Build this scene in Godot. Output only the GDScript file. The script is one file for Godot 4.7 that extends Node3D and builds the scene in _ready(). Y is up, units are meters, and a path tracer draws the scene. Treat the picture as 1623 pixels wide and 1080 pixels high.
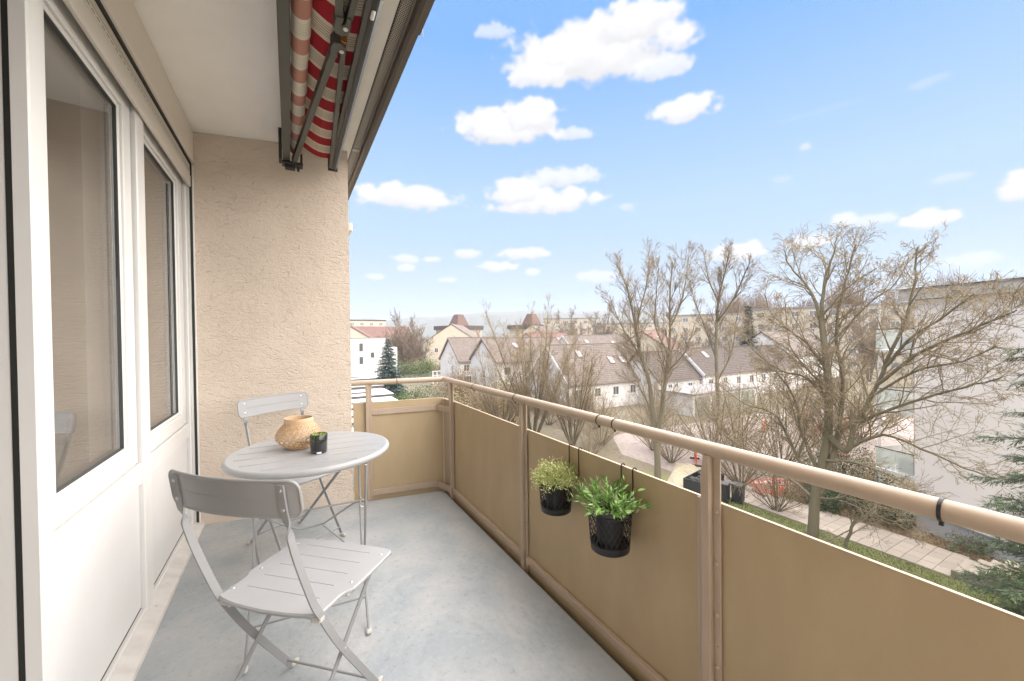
extends Node3D
# A balcony with folding chairs and a bistro table, looking out over bare trees and a terrace of houses.

const GROUND := -8.5

class MB:
	var v := PackedVector3Array()
	var n := PackedVector3Array()
	var uv := PackedVector2Array()
	var c := PackedColorArray()
	var ix := PackedInt32Array()
	var col := Color(1, 1, 1)
	var use_col := false

	func vert(p: Vector3, nn: Vector3, t := Vector2.ZERO) -> int:
		v.append(p); n.append(nn); uv.append(t)
		if use_col: c.append(col)
		return v.size() - 1

	func tri(a: Vector3, b: Vector3, d: Vector3, nn: Vector3) -> void:
		var g := (b - a).cross(d - a)
		var i := vert(a, nn); vert(b, nn); vert(d, nn)
		if g.dot(nn) > 0.0: ix.append_array(PackedInt32Array([i, i + 2, i + 1]))
		else: ix.append_array(PackedInt32Array([i, i + 1, i + 2]))

	# flat quad a-b-c-d, normal on the side of "out"
	func quad(a: Vector3, b: Vector3, d: Vector3, e: Vector3, out: Vector3, t0 := Vector2.ZERO, t1 := Vector2.ONE) -> void:
		var nn := (b - a).cross(d - a)
		if nn.length_squared() < 1e-16: nn = (d - a).cross(e - a)
		nn = nn.normalized()
		if nn.dot(out) < 0.0: nn = -nn
		var i := vert(a, nn, t0); vert(b, nn, Vector2(t1.x, t0.y)); vert(d, nn, t1); vert(e, nn, Vector2(t0.x, t1.y))
		if (b - a).cross(d - a).dot(nn) > 0.0: ix.append_array(PackedInt32Array([i, i + 2, i + 1, i, i + 3, i + 2]))
		else: ix.append_array(PackedInt32Array([i, i + 1, i + 2, i, i + 2, i + 3]))

	# box with chamfered edges
	func box(ce: Vector3, si: Vector3, bev := 0.0, ba := Basis.IDENTITY) -> void:
		var h := si * 0.5
		var b := minf(bev, minf(h.x, minf(h.y, h.z)) * 0.9)
		var ax := [Vector3.RIGHT, Vector3.UP, Vector3.BACK]
		for k in 3:
			var u: Vector3 = ax[(k + 1) % 3]; var w: Vector3 = ax[(k + 2) % 3]; var m: Vector3 = ax[k]
			var hu := h[(k + 1) % 3] - b; var hw := h[(k + 2) % 3] - b; var hm := h[k]
			for s: float in [-1.0, 1.0]:
				quad(ce + ba * (m * s * hm - u * hu - w * hw), ce + ba * (m * s * hm + u * hu - w * hw), ce + ba * (m * s * hm + u * hu + w * hw), ce + ba * (m * s * hm - u * hu + w * hw), ba * (m * s))
				if b > 0.0:
					for s2: float in [-1.0, 1.0]:
						# edge between face m*s and face u*s2, running along w
						var p := m * s * hm + u * s2 * hu; var q := m * s * (hm - b) + u * s2 * (hu + b)
						quad(ce + ba * (p - w * hw), ce + ba * (p + w * hw), ce + ba * (q + w * hw), ce + ba * (q - w * hw), ba * (m * s + u * s2))
		if b > 0.0:
			for sx: float in [-1.0, 1.0]:
				for sy: float in [-1.0, 1.0]:
					for sz: float in [-1.0, 1.0]:
						var s := Vector3(sx, sy, sz)
						tri(ce + ba * Vector3(sx * h.x, sy * (h.y - b), sz * (h.z - b)), ce + ba * Vector3(sx * (h.x - b), sy * h.y, sz * (h.z - b)), ce + ba * Vector3(sx * (h.x - b), sy * (h.y - b), sz * h.z), (ba * s).normalized())

	func bx(x0: float, x1: float, y0: float, y1: float, z0: float, z1: float, bev := 0.0) -> void:
		box(Vector3((x0 + x1) / 2, (y0 + y1) / 2, (z0 + z1) / 2), Vector3(absf(x1 - x0), absf(y1 - y0), absf(z1 - z0)), bev)

	func tube(pts: PackedVector3Array, rr: PackedFloat32Array, sides := 8, caps := true) -> void:
		var m := pts.size()
		if m < 2: return
		var d := (pts[1] - pts[0]).normalized()
		var u := d.cross(Vector3.UP if absf(d.y) < 0.9 else Vector3.RIGHT).normalized()
		var base := v.size()
		for i in m:
			var dd := d
			if i > 0 and i < m - 1: dd = (pts[i + 1] - pts[i - 1]).normalized()
			elif i == m - 1: dd = (pts[i] - pts[i - 1]).normalized()
			u = (u - dd * u.dot(dd)).normalized()
			var w := dd.cross(u)
			for k in sides:
				var a := TAU * k / sides
				var nn := u * cos(a) + w * sin(a)
				v.append(pts[i] + nn * rr[i]); n.append(nn); uv.append(Vector2(float(k) / sides, i))
				if use_col: c.append(col)
		for i in m - 1:
			for k in sides:
				var a := base + i * sides + k; var b := base + i * sides + (k + 1) % sides
				ix.append_array(PackedInt32Array([a, a + sides, b, b, a + sides, b + sides]))
		if caps:
			for e in 2:
				var o := 0 if e == 0 else m - 1
				var dn := (pts[0] - pts[1]).normalized() if e == 0 else (pts[m - 1] - pts[m - 2]).normalized()
				var ring := base + o * sides
				for k in range(1, sides - 1):
					tri(v[ring], v[ring + k], v[ring + k + 1], dn)

	# flat bar swept along a path; wd gives the wide direction at each point
	func bar(pts: PackedVector3Array, wd: PackedVector3Array, w: float, t: float) -> void:
		var m := pts.size()
		var ca := []
		for i in m:
			var d := (pts[mini(i + 1, m - 1)] - pts[maxi(i - 1, 0)]).normalized()
			var a := (wd[i] - d * wd[i].dot(d)).normalized() * w * 0.5
			var b := d.cross(a).normalized() * t * 0.5
			ca.append([pts[i] + a + b, pts[i] - a + b, pts[i] - a - b, pts[i] + a - b, a, b])
		for i in m - 1:
			var p = ca[i]; var q = ca[i + 1]
			quad(p[0], p[1], q[1], q[0], p[5]); quad(p[1], p[2], q[2], q[1], -p[4])
			quad(p[2], p[3], q[3], q[2], -p[5]); quad(p[3], p[0], q[0], q[3], p[4])
		var f = ca[0]; var l = ca[m - 1]
		quad(f[0], f[1], f[2], f[3], pts[0] - pts[1]); quad(l[0], l[1], l[2], l[3], pts[m - 1] - pts[m - 2])

	# surface of revolution round the y axis at "at"; pf holds (radius, height)
	func lathe(at: Vector3, pf: PackedVector2Array, segs := 32, smooth := true) -> void:
		var m := pf.size()
		for i in m - 1:
			var d := pf[i + 1] - pf[i]
			if d.length() < 1e-6: continue
			var n0 := Vector2(d.y, -d.x).normalized()
			var na := n0; var nb := n0
			if smooth:
				if i > 0:
					var e := (pf[i] - pf[i - 1]); var ne := Vector2(e.y, -e.x).normalized()
					if ne.dot(n0) > 0.6: na = (ne + n0).normalized()
				if i < m - 2:
					var e := (pf[i + 2] - pf[i + 1]); var ne := Vector2(e.y, -e.x).normalized()
					if ne.dot(n0) > 0.6: nb = (ne + n0).normalized()
			var b := v.size()
			for k in segs + 1:
				var a := TAU * k / segs
				var r := Vector3(cos(a), 0, sin(a))
				vert(at + r * pf[i].x + Vector3(0, pf[i].y, 0), r * na.x + Vector3(0, na.y, 0), Vector2(float(k) / segs, float(i) / m))
				vert(at + r * pf[i + 1].x + Vector3(0, pf[i + 1].y, 0), r * nb.x + Vector3(0, nb.y, 0), Vector2(float(k) / segs, float(i + 1) / m))
			for k in segs:
				var o := b + k * 2
				ix.append_array(PackedInt32Array([o, o + 2, o + 1, o + 1, o + 2, o + 3]))

	# polygon (in a plane: origin o, axes ex, ey) extruded along ez by t
	func prism(poly: PackedVector2Array, o: Vector3, ex: Vector3, ey: Vector3, ez: Vector3, bev := 0.0) -> void:
		var idx := Geometry2D.triangulate_polygon(poly)
		var m := poly.size()
		var inner := poly
		if bev > 0.0:
			var off := Geometry2D.offset_polygon(poly, -bev, Geometry2D.JOIN_MITER)
			if off.size() == 1 and off[0].size() == m: inner = off[0]
			else: bev = 0.0
		if bev > 0.0:
			# line the inset polygon up with the outer one
			var best := 0; var bd := 1e9
			for k in m:
				var dd := inner[k].distance_to(poly[0])
				if dd < bd: bd = dd; best = k
			var rot := PackedVector2Array()
			for k in m: rot.append(inner[(best + k) % m])
			inner = rot
			idx = Geometry2D.triangulate_polygon(inner)
		var zn := ez.normalized()
		var top := ez; var bt := zn * bev
		for s in 2:
			var nn := zn if s == 1 else -zn
			var lift := top if s == 1 else Vector3.ZERO
			for i in range(0, idx.size(), 3):
				var a := inner[idx[i]]; var b := inner[idx[i + 1]]; var d := inner[idx[i + 2]]
				tri(o + ex * a.x + ey * a.y + lift, o + ex * b.x + ey * b.y + lift, o + ex * d.x + ey * d.y + lift, nn)
		var ce := Vector2.ZERO
		for p in poly: ce += p
		var cw := Geometry2D.is_polygon_clockwise(poly)
		for i in m:
			var a := poly[i]; var b := poly[(i + 1) % m]
			var e := b - a
			var o2 := Vector2(e.y, -e.x) if not cw else Vector2(-e.y, e.x)
			var on := ex * o2.x + ey * o2.y
			var A := o + ex * a.x + ey * a.y; var B := o + ex * b.x + ey * b.y
			quad(A + bt, B + bt, B + top - bt, A + top - bt, on)
			if bev > 0.0:
				var ia := o + ex * inner[i].x + ey * inner[i].y; var ib := o + ex * inner[(i + 1) % m].x + ey * inner[(i + 1) % m].y
				quad(A + top - bt, B + top - bt, ib + top, ia + top, on.normalized() + zn)
				quad(A + bt, B + bt, ib, ia, on.normalized() - zn)

	func dome(at: Vector3, dir: Vector3, r: float, h: float, segs := 8) -> void:
		var u := dir.cross(Vector3.UP if absf(dir.y) < 0.9 else Vector3.RIGHT).normalized()
		var w := dir.cross(u).normalized()
		var rows := 3
		for i in rows:
			var a0 := PI / 2 * i / rows; var a1 := PI / 2 * (i + 1) / rows
			for k in segs:
				var q := []
				for e in [[a0, k], [a0, k + 1], [a1, k + 1], [a1, k]]:
					var an: float = TAU * e[1] / segs
					q.append(at + (u * cos(an) + w * sin(an)) * r * cos(e[0]) + dir * h * sin(e[0]))
				quad(q[0], q[1], q[2], q[3], (q[0] + q[2]) * 0.5 - at + dir * 0.001)

	func leaf(at: Vector3, d: Vector3, side: Vector3, l: float, w: float) -> void:
		var up := d.cross(side).normalized()
		var m := at + d * l * 0.45 + up * w * 0.12
		var nn := up if up.y > 0.0 else -up
		tri(at, m + side * w * 0.5, m - side * w * 0.5, nn)
		tri(at + d * l, m + side * w * 0.5, m - side * w * 0.5, (nn + d * 0.25).normalized())

	func mesh() -> ArrayMesh:
		var am := ArrayMesh.new()
		var arr := []
		arr.resize(Mesh.ARRAY_MAX)
		arr[Mesh.ARRAY_VERTEX] = v; arr[Mesh.ARRAY_NORMAL] = n; arr[Mesh.ARRAY_TEX_UV] = uv; arr[Mesh.ARRAY_INDEX] = ix
		if use_col: arr[Mesh.ARRAY_COLOR] = c
		am.add_surface_from_arrays(Mesh.PRIMITIVE_TRIANGLES, arr)
		return am

var M := {}
var rng := RandomNumberGenerator.new()
var used := {}

func rf(a: float, b: float) -> float: return rng.randf_range(a, b)

func numbered(called: String, under: Node) -> String:
	var key := "%d/%s" % [under.get_instance_id(), called]
	var k: int = used.get(key, 0)
	used[key] = k + 1
	return called if k == 0 else "%s_%03d" % [called, k]

func build(st: MB, called: String, m: Material, parent: Node = self) -> MeshInstance3D:
	var o := MeshInstance3D.new()
	o.mesh = st.mesh()
	o.mesh.surface_set_material(0, m)
	o.name = numbered(called, parent)
	parent.add_child(o, true)
	return o

func shared(me: Mesh, called: String, parent: Node, at := Transform3D.IDENTITY) -> MeshInstance3D:
	var o := MeshInstance3D.new()
	o.mesh = me; o.transform = at
	o.name = numbered(called, parent)
	parent.add_child(o, true)
	return o

func tag(o: Node, label: String, category: String, group := "") -> Node:
	o.set_meta("label", label); o.set_meta("category", category)
	if group: o.set_meta("group", group)
	return o

func thing(called: String, label: String, category: String, at := Vector3.ZERO, turn := 0.0, group := "") -> Node3D:
	var o := Node3D.new()
	o.name = numbered(called, self)
	add_child(o, true)
	o.position = at; o.rotation.y = turn
	tag(o, label, category, group)
	return o

func struct(o: Node) -> Node:
	o.set_meta("kind", "structure"); return o

func stuff(o: Node) -> Node:
	o.set_meta("kind", "stuff"); return o

func copy_of(o: Node3D, at: Vector3, turn: float, label: String, sc := Vector3.ONE) -> Node3D:
	var base := String(o.name).get_slice("_0", 0)
	var d: Node3D = o.duplicate()
	d.name = numbered(base, self)
	add_child(d, true)
	d.position = at; d.rotation = Vector3(0, turn, 0); d.scale = sc
	d.set_meta("label", label)
	return d

func lin(r: float, g: float, b: float) -> Color: return Color(r, g, b).linear_to_srgb()

func flat_mat(c: Color, rough := 0.6, metal := 0.0) -> StandardMaterial3D:
	var m := StandardMaterial3D.new()
	m.albedo_color = c; m.roughness = rough; m.metallic = metal
	return m

func noise_tex(freq: float, stops: Array, kind := FastNoiseLite.TYPE_SIMPLEX_SMOOTH, octaves := 4, seed_ := 1, warp := 0.0, size := 512, fractal := FastNoiseLite.FRACTAL_FBM) -> NoiseTexture2D:
	var f := FastNoiseLite.new()
	f.noise_type = kind; f.frequency = freq; f.fractal_octaves = octaves; f.seed = seed_; f.fractal_type = fractal
	if warp > 0.0:
		f.domain_warp_enabled = true; f.domain_warp_amplitude = warp; f.domain_warp_frequency = freq * 0.7
	var t := NoiseTexture2D.new()
	t.noise = f; t.width = size; t.height = size; t.seamless = true
	if stops.size() > 0:
		var g := Gradient.new()
		var of := PackedFloat32Array(); var co := PackedColorArray()
		for s in stops: of.append(s[0]); co.append(s[1])
		g.offsets = of; g.colors = co
		t.color_ramp = g
	return t

# a matt surface whose tone wanders between the given colours; "per_metre" repeats of the texture
func mottled(stops: Array, per_metre: Vector3, freq := 0.01, rough := 0.7, relief := 0.0, octaves := 5, seed_ := 1, metal := 0.0) -> StandardMaterial3D:
	var m := StandardMaterial3D.new()
	m.albedo_texture = noise_tex(freq, stops, FastNoiseLite.TYPE_SIMPLEX_SMOOTH, octaves, seed_)
	m.uv1_triplanar = true; m.uv1_world_triplanar = true; m.uv1_scale = per_metre
	m.roughness = rough; m.metallic = metal
	if relief > 0.0:
		m.heightmap_enabled = true; m.heightmap_texture = m.albedo_texture; m.heightmap_scale = relief
	return m

func _ready() -> void:
	rng.seed = 7
	# camera
	var cam := Camera3D.new()
	cam.name = "camera"
	cam.transform = Transform3D(Basis(Vector3(0.87406, -0.0125, 0.48565), Vector3(0.0167, 0.99985, -0.00433), Vector3(-0.48552, 0.0119, 0.87414)).orthonormalized(), Vector3(0, 1.233, 0))
	cam.fov = 80.86; cam.near = 0.05; cam.far = 6000.0
	add_child(cam)
	cam.current = true
	# sky, sun, exposure
	var expo := 10.6
	var env := Environment.new()
	env.background_mode = Environment.BG_SKY
	env.sky = Sky.new()
	var pano := PanoramaSkyMaterial.new()
	pano.panorama = sky_picture()
	env.sky.sky_material = pano
	env.background_energy_multiplier = 1.0 / expo
	env.tonemap_mode = Environment.TONE_MAPPER_LINEAR
	env.tonemap_exposure = expo
	env.sdfgi_enabled = true; env.ssao_enabled = true; env.ssil_enabled = true
	env.fog_enabled = true
	env.fog_light_color = Color(0.86, 0.91, 0.98)
	env.fog_density = 0.0003
	var we := WorldEnvironment.new()
	we.name = "environment"; we.environment = env
	add_child(we)
	var sun := DirectionalLight3D.new()
	sun.name = "sun"
	sun.light_energy = 0.5
	sun.light_color = Color(1.0, 0.955, 0.905)
	sun.light_angular_distance = 150.0
	sun.shadow_enabled = true
	add_child(sun)
	sun.look_at_from_position(Vector3(0.50, 0.68, 0.34) * 50.0, Vector3.ZERO)
	materials()
	balcony()
	awning()
	railing()
	furniture()
	planters()
	surroundings()

func sky_picture() -> ImageTexture:
	var w := 2048; var h := 1024
	var img := Image.create(w, h, false, Image.FORMAT_RGBF)
	# clear air: deeper blue overhead, pale at the horizon
	for j in h:
		var el := 90.0 - (j + 0.5) * 180.0 / h
		var c: Color
		if el <= 0.0:
			c = Color(0.30, 0.30, 0.29)
		else:
			var k0 := Color(0.70, 0.82, 0.97); var k1 := Color(0.53, 0.735, 0.99); var k2 := Color(0.245, 0.51, 0.99); var k3 := Color(0.13, 0.36, 0.88)
			if el < 17.0: c = k0.lerp(k1, smoothstep(2.0, 17.0, el))
			elif el < 36.0: c = k1.lerp(k2, (el - 17.0) / 19.0)
			else: c = k2.lerp(k3, smoothstep(36.0, 80.0, el))
		img.fill_rect(Rect2i(0, j, w, 1), c)
	var f := FastNoiseLite.new()
	f.seed = 11; f.noise_type = FastNoiseLite.TYPE_SIMPLEX_SMOOTH; f.frequency = 1.0; f.fractal_octaves = 5; f.fractal_gain = 0.52
	# fair-weather clouds: azimuth, elevation, half width, half height in degrees, fullness
	var cl := [
		[41.8, 34.4, 13.4, 3.9, 1.0], [46.0, 36.4, 6.6, 2.4, 1.0], [36.0, 34.2, 7.0, 2.6, 1.0], [49.5, 31.6, 4.6, 1.5, 0.8], [33.0, 32.6, 5.0, 1.6, 0.9], [27.0, 36.9, 3.0, 1.0, 0.6], [29.2, 27.2, 8.6, 2.6, 1.0], [32.0, 28.6, 5.0, 2.4, 1.0], [38.2, 26.2, 3.4, 0.9, 0.7], [52.8, 27.0, 4.4, 1.9, 0.95],
		[14.6, 18.5, 8.2, 2.0, 0.95], [33.8, 18.3, 9.0, 2.0, 1.0], [36.2, 21.2, 6.4, 1.5, 0.8], [30.0, 19.5, 4.5, 2.0, 1.0],
		[14.1, 10.6, 2.1, 0.8, 0.7], [14.3, 9.4, 1.6, 0.7, 0.7], [17.9, 10.7, 1.3, 0.5, 0.7], [22.9, 11.5, 2.2, 0.8, 0.8], [31.1, 11.5, 4.2, 1.0, 0.85], [27.2, 9.7, 3.0, 0.9, 0.9], [32.1, 8.9, 1.1, 0.6, 0.7], [19.9, 7.9, 1.5, 0.5, 0.6], [10.1, 8.1, 1.8, 0.6, 0.6],
		[41.0, 8.0, 3.2, 1.0, 0.6], [58.2, 9.8, 3.4, 1.3, 0.95], [60.0, 9.9, 1.8, 1.3, 1.0], [65.8, 10.1, 2.4, 1.1, 0.9], [68.9, 12.0, 1.3, 1.0, 0.8], [71.3, 11.5, 1.9, 0.8, 0.6], [75.3, 10.8, 2.2, 1.2, 1.0], [80.7, 12.4, 1.4, 1.7, 1.0], [78.0, 6.4, 2.2, 0.9, 0.5],
		[65.4, 20.4, 0.7, 0.6, 0.55], [75.4, 23.1, 1.8, 0.5, 0.2], [66.7, 23.4, 4.2, 0.35, 0.10], [45.3, 16.8, 1.1, 0.7, 0.5], [63.2, 17.5, 1.2, 0.5, 0.25], [76.8, 14.3, 1.6, 0.5, 0.3]]
	for k in 46:
		var az := 95.0 + k * 5.85 + rf(-3, 3)
		var el := rf(7, 62)
		cl.append([az, el, rf(3, 11) / cos(deg_to_rad(el)), rf(1.0, 3.6), rf(0.6, 1.0)])
	for q in cl:
		var hw: float = q[2]; var hh: float = q[3]
		var x0 := int((q[0] - hw * 1.35) / 360.0 * w); var x1 := int((q[0] + hw * 1.35) / 360.0 * w)
		var y0 := int((90.0 - q[1] - hh * 1.6) / 180.0 * h); var y1 := int((90.0 - q[1] + hh * 1.6) / 180.0 * h)
		for j in range(maxi(y0, 0), mini(y1 + 1, h / 2)):
			for i in range(x0, x1 + 1):
				var az := (i + 0.5) * 360.0 / w; var el := 90.0 - (j + 0.5) * 180.0 / h
				var uu: float = (az - q[0]) / hw; var vv: float = (el - q[1]) / hh
				if vv < 0.0: vv *= 1.25
				var nz := f.get_noise_3d(az * 0.22 / maxf(0.4, hh * 0.3), el * 0.36 / maxf(0.4, hh * 0.3), q[0] * 3.1)
				var e := 1.12 - uu * uu - vv * vv + nz * 0.85 + minf(vv, 0.0) * 0.1
				var a := smoothstep(0.10, 0.60, e) * float(q[4])
				if a <= 0.002: continue
				var fat := smoothstep(0.15, 1.2, e)
				var lum := lerpf(0.90, 1.06, smoothstep(-0.9, 0.35, vv + nz * 0.5)) * lerpf(0.94, 1.0, fat)
				var wc := Color(lum * 0.985, lum * 0.98, lum)
				var wi := posmod(i, w)
				img.set_pixel(wi, j, img.get_pixel(wi, j).lerp(wc, a))
	return ImageTexture.create_from_image(img)

func materials() -> void:
	M.white = flat_mat(lin(0.70, 0.695, 0.675), 0.32)
	M.panel_white = mottled([[0.0, lin(0.66, 0.66, 0.655)], [1.0, lin(0.71, 0.71, 0.705)]], Vector3(0.6, 0.6, 0.6), 0.006, 0.38)
	M.fascia = flat_mat(lin(0.80, 0.75, 0.68), 0.55)
	M.slat = flat_mat(lin(0.62, 0.57, 0.51), 0.5)
	M.gasket = flat_mat(lin(0.018, 0.018, 0.016), 0.6)
	M.seal = flat_mat(lin(0.05, 0.052, 0.05), 0.6)
	M.sill = mottled([[0.0, lin(0.50, 0.48, 0.45)], [0.5, lin(0.60, 0.58, 0.55)], [1.0, lin(0.66, 0.65, 0.62)]], Vector3(1.5, 1.5, 1.5), 0.012, 0.42)
	M.ceiling = mottled([[0.0, lin(0.88, 0.86, 0.82)], [1.0, lin(0.92, 0.90, 0.87)]], Vector3(0.8, 0.8, 0.8), 0.01, 0.85)
	# scraped render: short squiggling horizontal furrows over a fine grain
	var st := StandardMaterial3D.new()
	st.albedo_texture = noise_tex(0.008, [[0.0, lin(0.60, 0.515, 0.43)], [0.5, lin(0.64, 0.552, 0.462)], [1.0, lin(0.68, 0.59, 0.497)]], FastNoiseLite.TYPE_SIMPLEX_SMOOTH, 5, 3)
	st.heightmap_enabled = true
	st.heightmap_texture = stucco_relief()
	st.heightmap_scale = 1.4
	st.uv1_triplanar = true; st.uv1_world_triplanar = true; st.uv1_scale = Vector3(0.62, 0.62, 0.62)
	st.roughness = 0.95
	M.stucco = st
	# painted concrete floor, worn to a paler grey in patches
	var fl := StandardMaterial3D.new()
	fl.albedo_texture = noise_tex(0.0045, [[0.0, lin(0.275, 0.31, 0.33)], [0.38, lin(0.31, 0.34, 0.354)], [0.5, lin(0.335, 0.36, 0.369)], [0.66, lin(0.355, 0.373, 0.378)], [1.0, lin(0.39, 0.40, 0.40)]], FastNoiseLite.TYPE_SIMPLEX_SMOOTH, 6, 21, 30.0, 1024)
	fl.detail_enabled = true
	fl.detail_albedo = noise_tex(0.05, [[0.0, Color(0.40, 0.39, 0.36, 0.55)], [0.2, Color(0.48, 0.47, 0.45, 0.16)], [0.36, Color(0.6, 0.6, 0.6, 0.0)], [0.62, Color(0.8, 0.8, 0.8, 0.0)], [0.8, Color(0.84, 0.84, 0.83, 0.06)], [1.0, Color(0.88, 0.88, 0.86, 0.22)]], FastNoiseLite.TYPE_SIMPLEX_SMOOTH, 6, 33, 0.0, 1024)
	fl.detail_blend_mode = BaseMaterial3D.BLEND_MODE_MIX
	fl.uv1_triplanar = true; fl.uv1_world_triplanar = true; fl.uv1_scale = Vector3(0.55, 0.55, 0.55)
	fl.roughness = 0.48
	fl.heightmap_enabled = true; fl.heightmap_texture = noise_tex(0.02, [], FastNoiseLite.TYPE_SIMPLEX_SMOOTH, 6, 5, 0.0, 1024); fl.heightmap_scale = 0.35
	M.floor = fl
	M.tan_metal = mottled([[0.0, lin(0.395, 0.308, 0.23)], [1.0, lin(0.44, 0.35, 0.265)]], Vector3(1, 1, 1), 0.01, 0.38)
	M.tan_panel = mottled([[0.0, lin(0.40, 0.307, 0.187)], [0.45, lin(0.42, 0.324, 0.197)], [0.6, lin(0.427, 0.33, 0.20)], [1.0, lin(0.45, 0.35, 0.216)]], Vector3(0.9, 0.35, 0.9), 0.012, 0.62, 0.06, 6, 8)
	M.panel_edge = flat_mat(lin(0.60, 0.50, 0.36), 0.6)
	M.black = flat_mat(lin(0.012, 0.012, 0.013), 0.45)
	M.cement = mottled([[0.0, lin(0.20, 0.17, 0.13)], [1.0, lin(0.32, 0.28, 0.22)]], Vector3(1, 1, 1), 0.01, 0.9)
	var g := StandardMaterial3D.new()
	g.transparency = BaseMaterial3D.TRANSPARENCY_ALPHA
	g.albedo_color = Color(0.30, 0.33, 0.31, 0.03); g.roughness = 0.02; g.metallic_specular = 1.0
	M.glass = g
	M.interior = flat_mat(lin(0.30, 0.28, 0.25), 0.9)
	var cu := flat_mat(lin(0.78, 0.82, 0.77), 0.9)
	cu.backlight_enabled = true; cu.backlight = Color(0.25, 0.25, 0.24)
	M.curtain = cu
	M.grey_paint = flat_mat(lin(0.285, 0.288, 0.29), 0.42)
	M.grey_top = mottled([[0.0, lin(0.325, 0.33, 0.335)], [1.0, lin(0.35, 0.355, 0.36)]], Vector3(1, 1, 1), 0.01, 0.32)
	M.screw = flat_mat(lin(0.62, 0.62, 0.61), 0.28, 0.8)
	M.foot = flat_mat(lin(0.52, 0.50, 0.46), 0.5)
	M.aw_metal = flat_mat(lin(0.075, 0.078, 0.068), 0.42, 0.25)
	M.aw_dark = flat_mat(lin(0.03, 0.03, 0.03), 0.45, 0.2)
	M.fascia_metal = flat_mat(lin(0.10, 0.085, 0.072), 0.5, 0.3)
	M.perf = flat_mat(lin(0.40, 0.37, 0.33), 0.45, 0.4)

func stucco_relief() -> ImageTexture:
	# scraped render, one metre across: fine grain with short wriggling furrows left by rolling grains
	var n := 1024
	var f := FastNoiseLite.new(); f.seed = 4; f.frequency = 0.035; f.fractal_octaves = 4
	var f2 := FastNoiseLite.new(); f2.seed = 14; f2.frequency = 0.11; f2.fractal_octaves = 2
	var a := f.get_seamless_image(n, n, false, false, 0.1, false)
	var b := f2.get_seamless_image(n, n, false, false, 0.1, false)
	a.convert(Image.FORMAT_RGB8); b.convert(Image.FORMAT_RGB8)
	var img := Image.create(n, n, false, Image.FORMAT_RGB8)
	for j in n:
		for i in n:
			var h := 0.52 + 0.22 * a.get_pixel(i, j).r + 0.16 * b.get_pixel(i, j).r
			img.set_pixel(i, j, Color(h, h, h))
	var r := RandomNumberGenerator.new(); r.seed = 77
	for k in 7000:
		var x := r.randf() * n; var y := r.randf() * n
		var ang := r.randfn() * 0.28
		var wig := r.randf_range(-0.035, 0.035)
		var ln := int(r.randf_range(10, 40)); var wd := 2 + int(r.randf() * 2.6)
		var dp := r.randf_range(0.04, 0.20)
		for t in ln:
			var fade := minf(1.0, minf(t, ln - t) / 6.0)
			for dy in wd:
				var px := posmod(int(x), n); var py := posmod(int(y) + dy, n)
				var prof := sin(PI * (dy + 0.7) / (wd + 0.4))
				var h := maxf(0.0, img.get_pixel(px, py).r - dp * fade * prof)
				img.set_pixel(px, py, Color(h, h, h))
			ang += wig + r.randf_range(-0.10, 0.10)
			x += cos(ang); y += sin(ang) * 0.7
	return ImageTexture.create_from_image(img)

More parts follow.
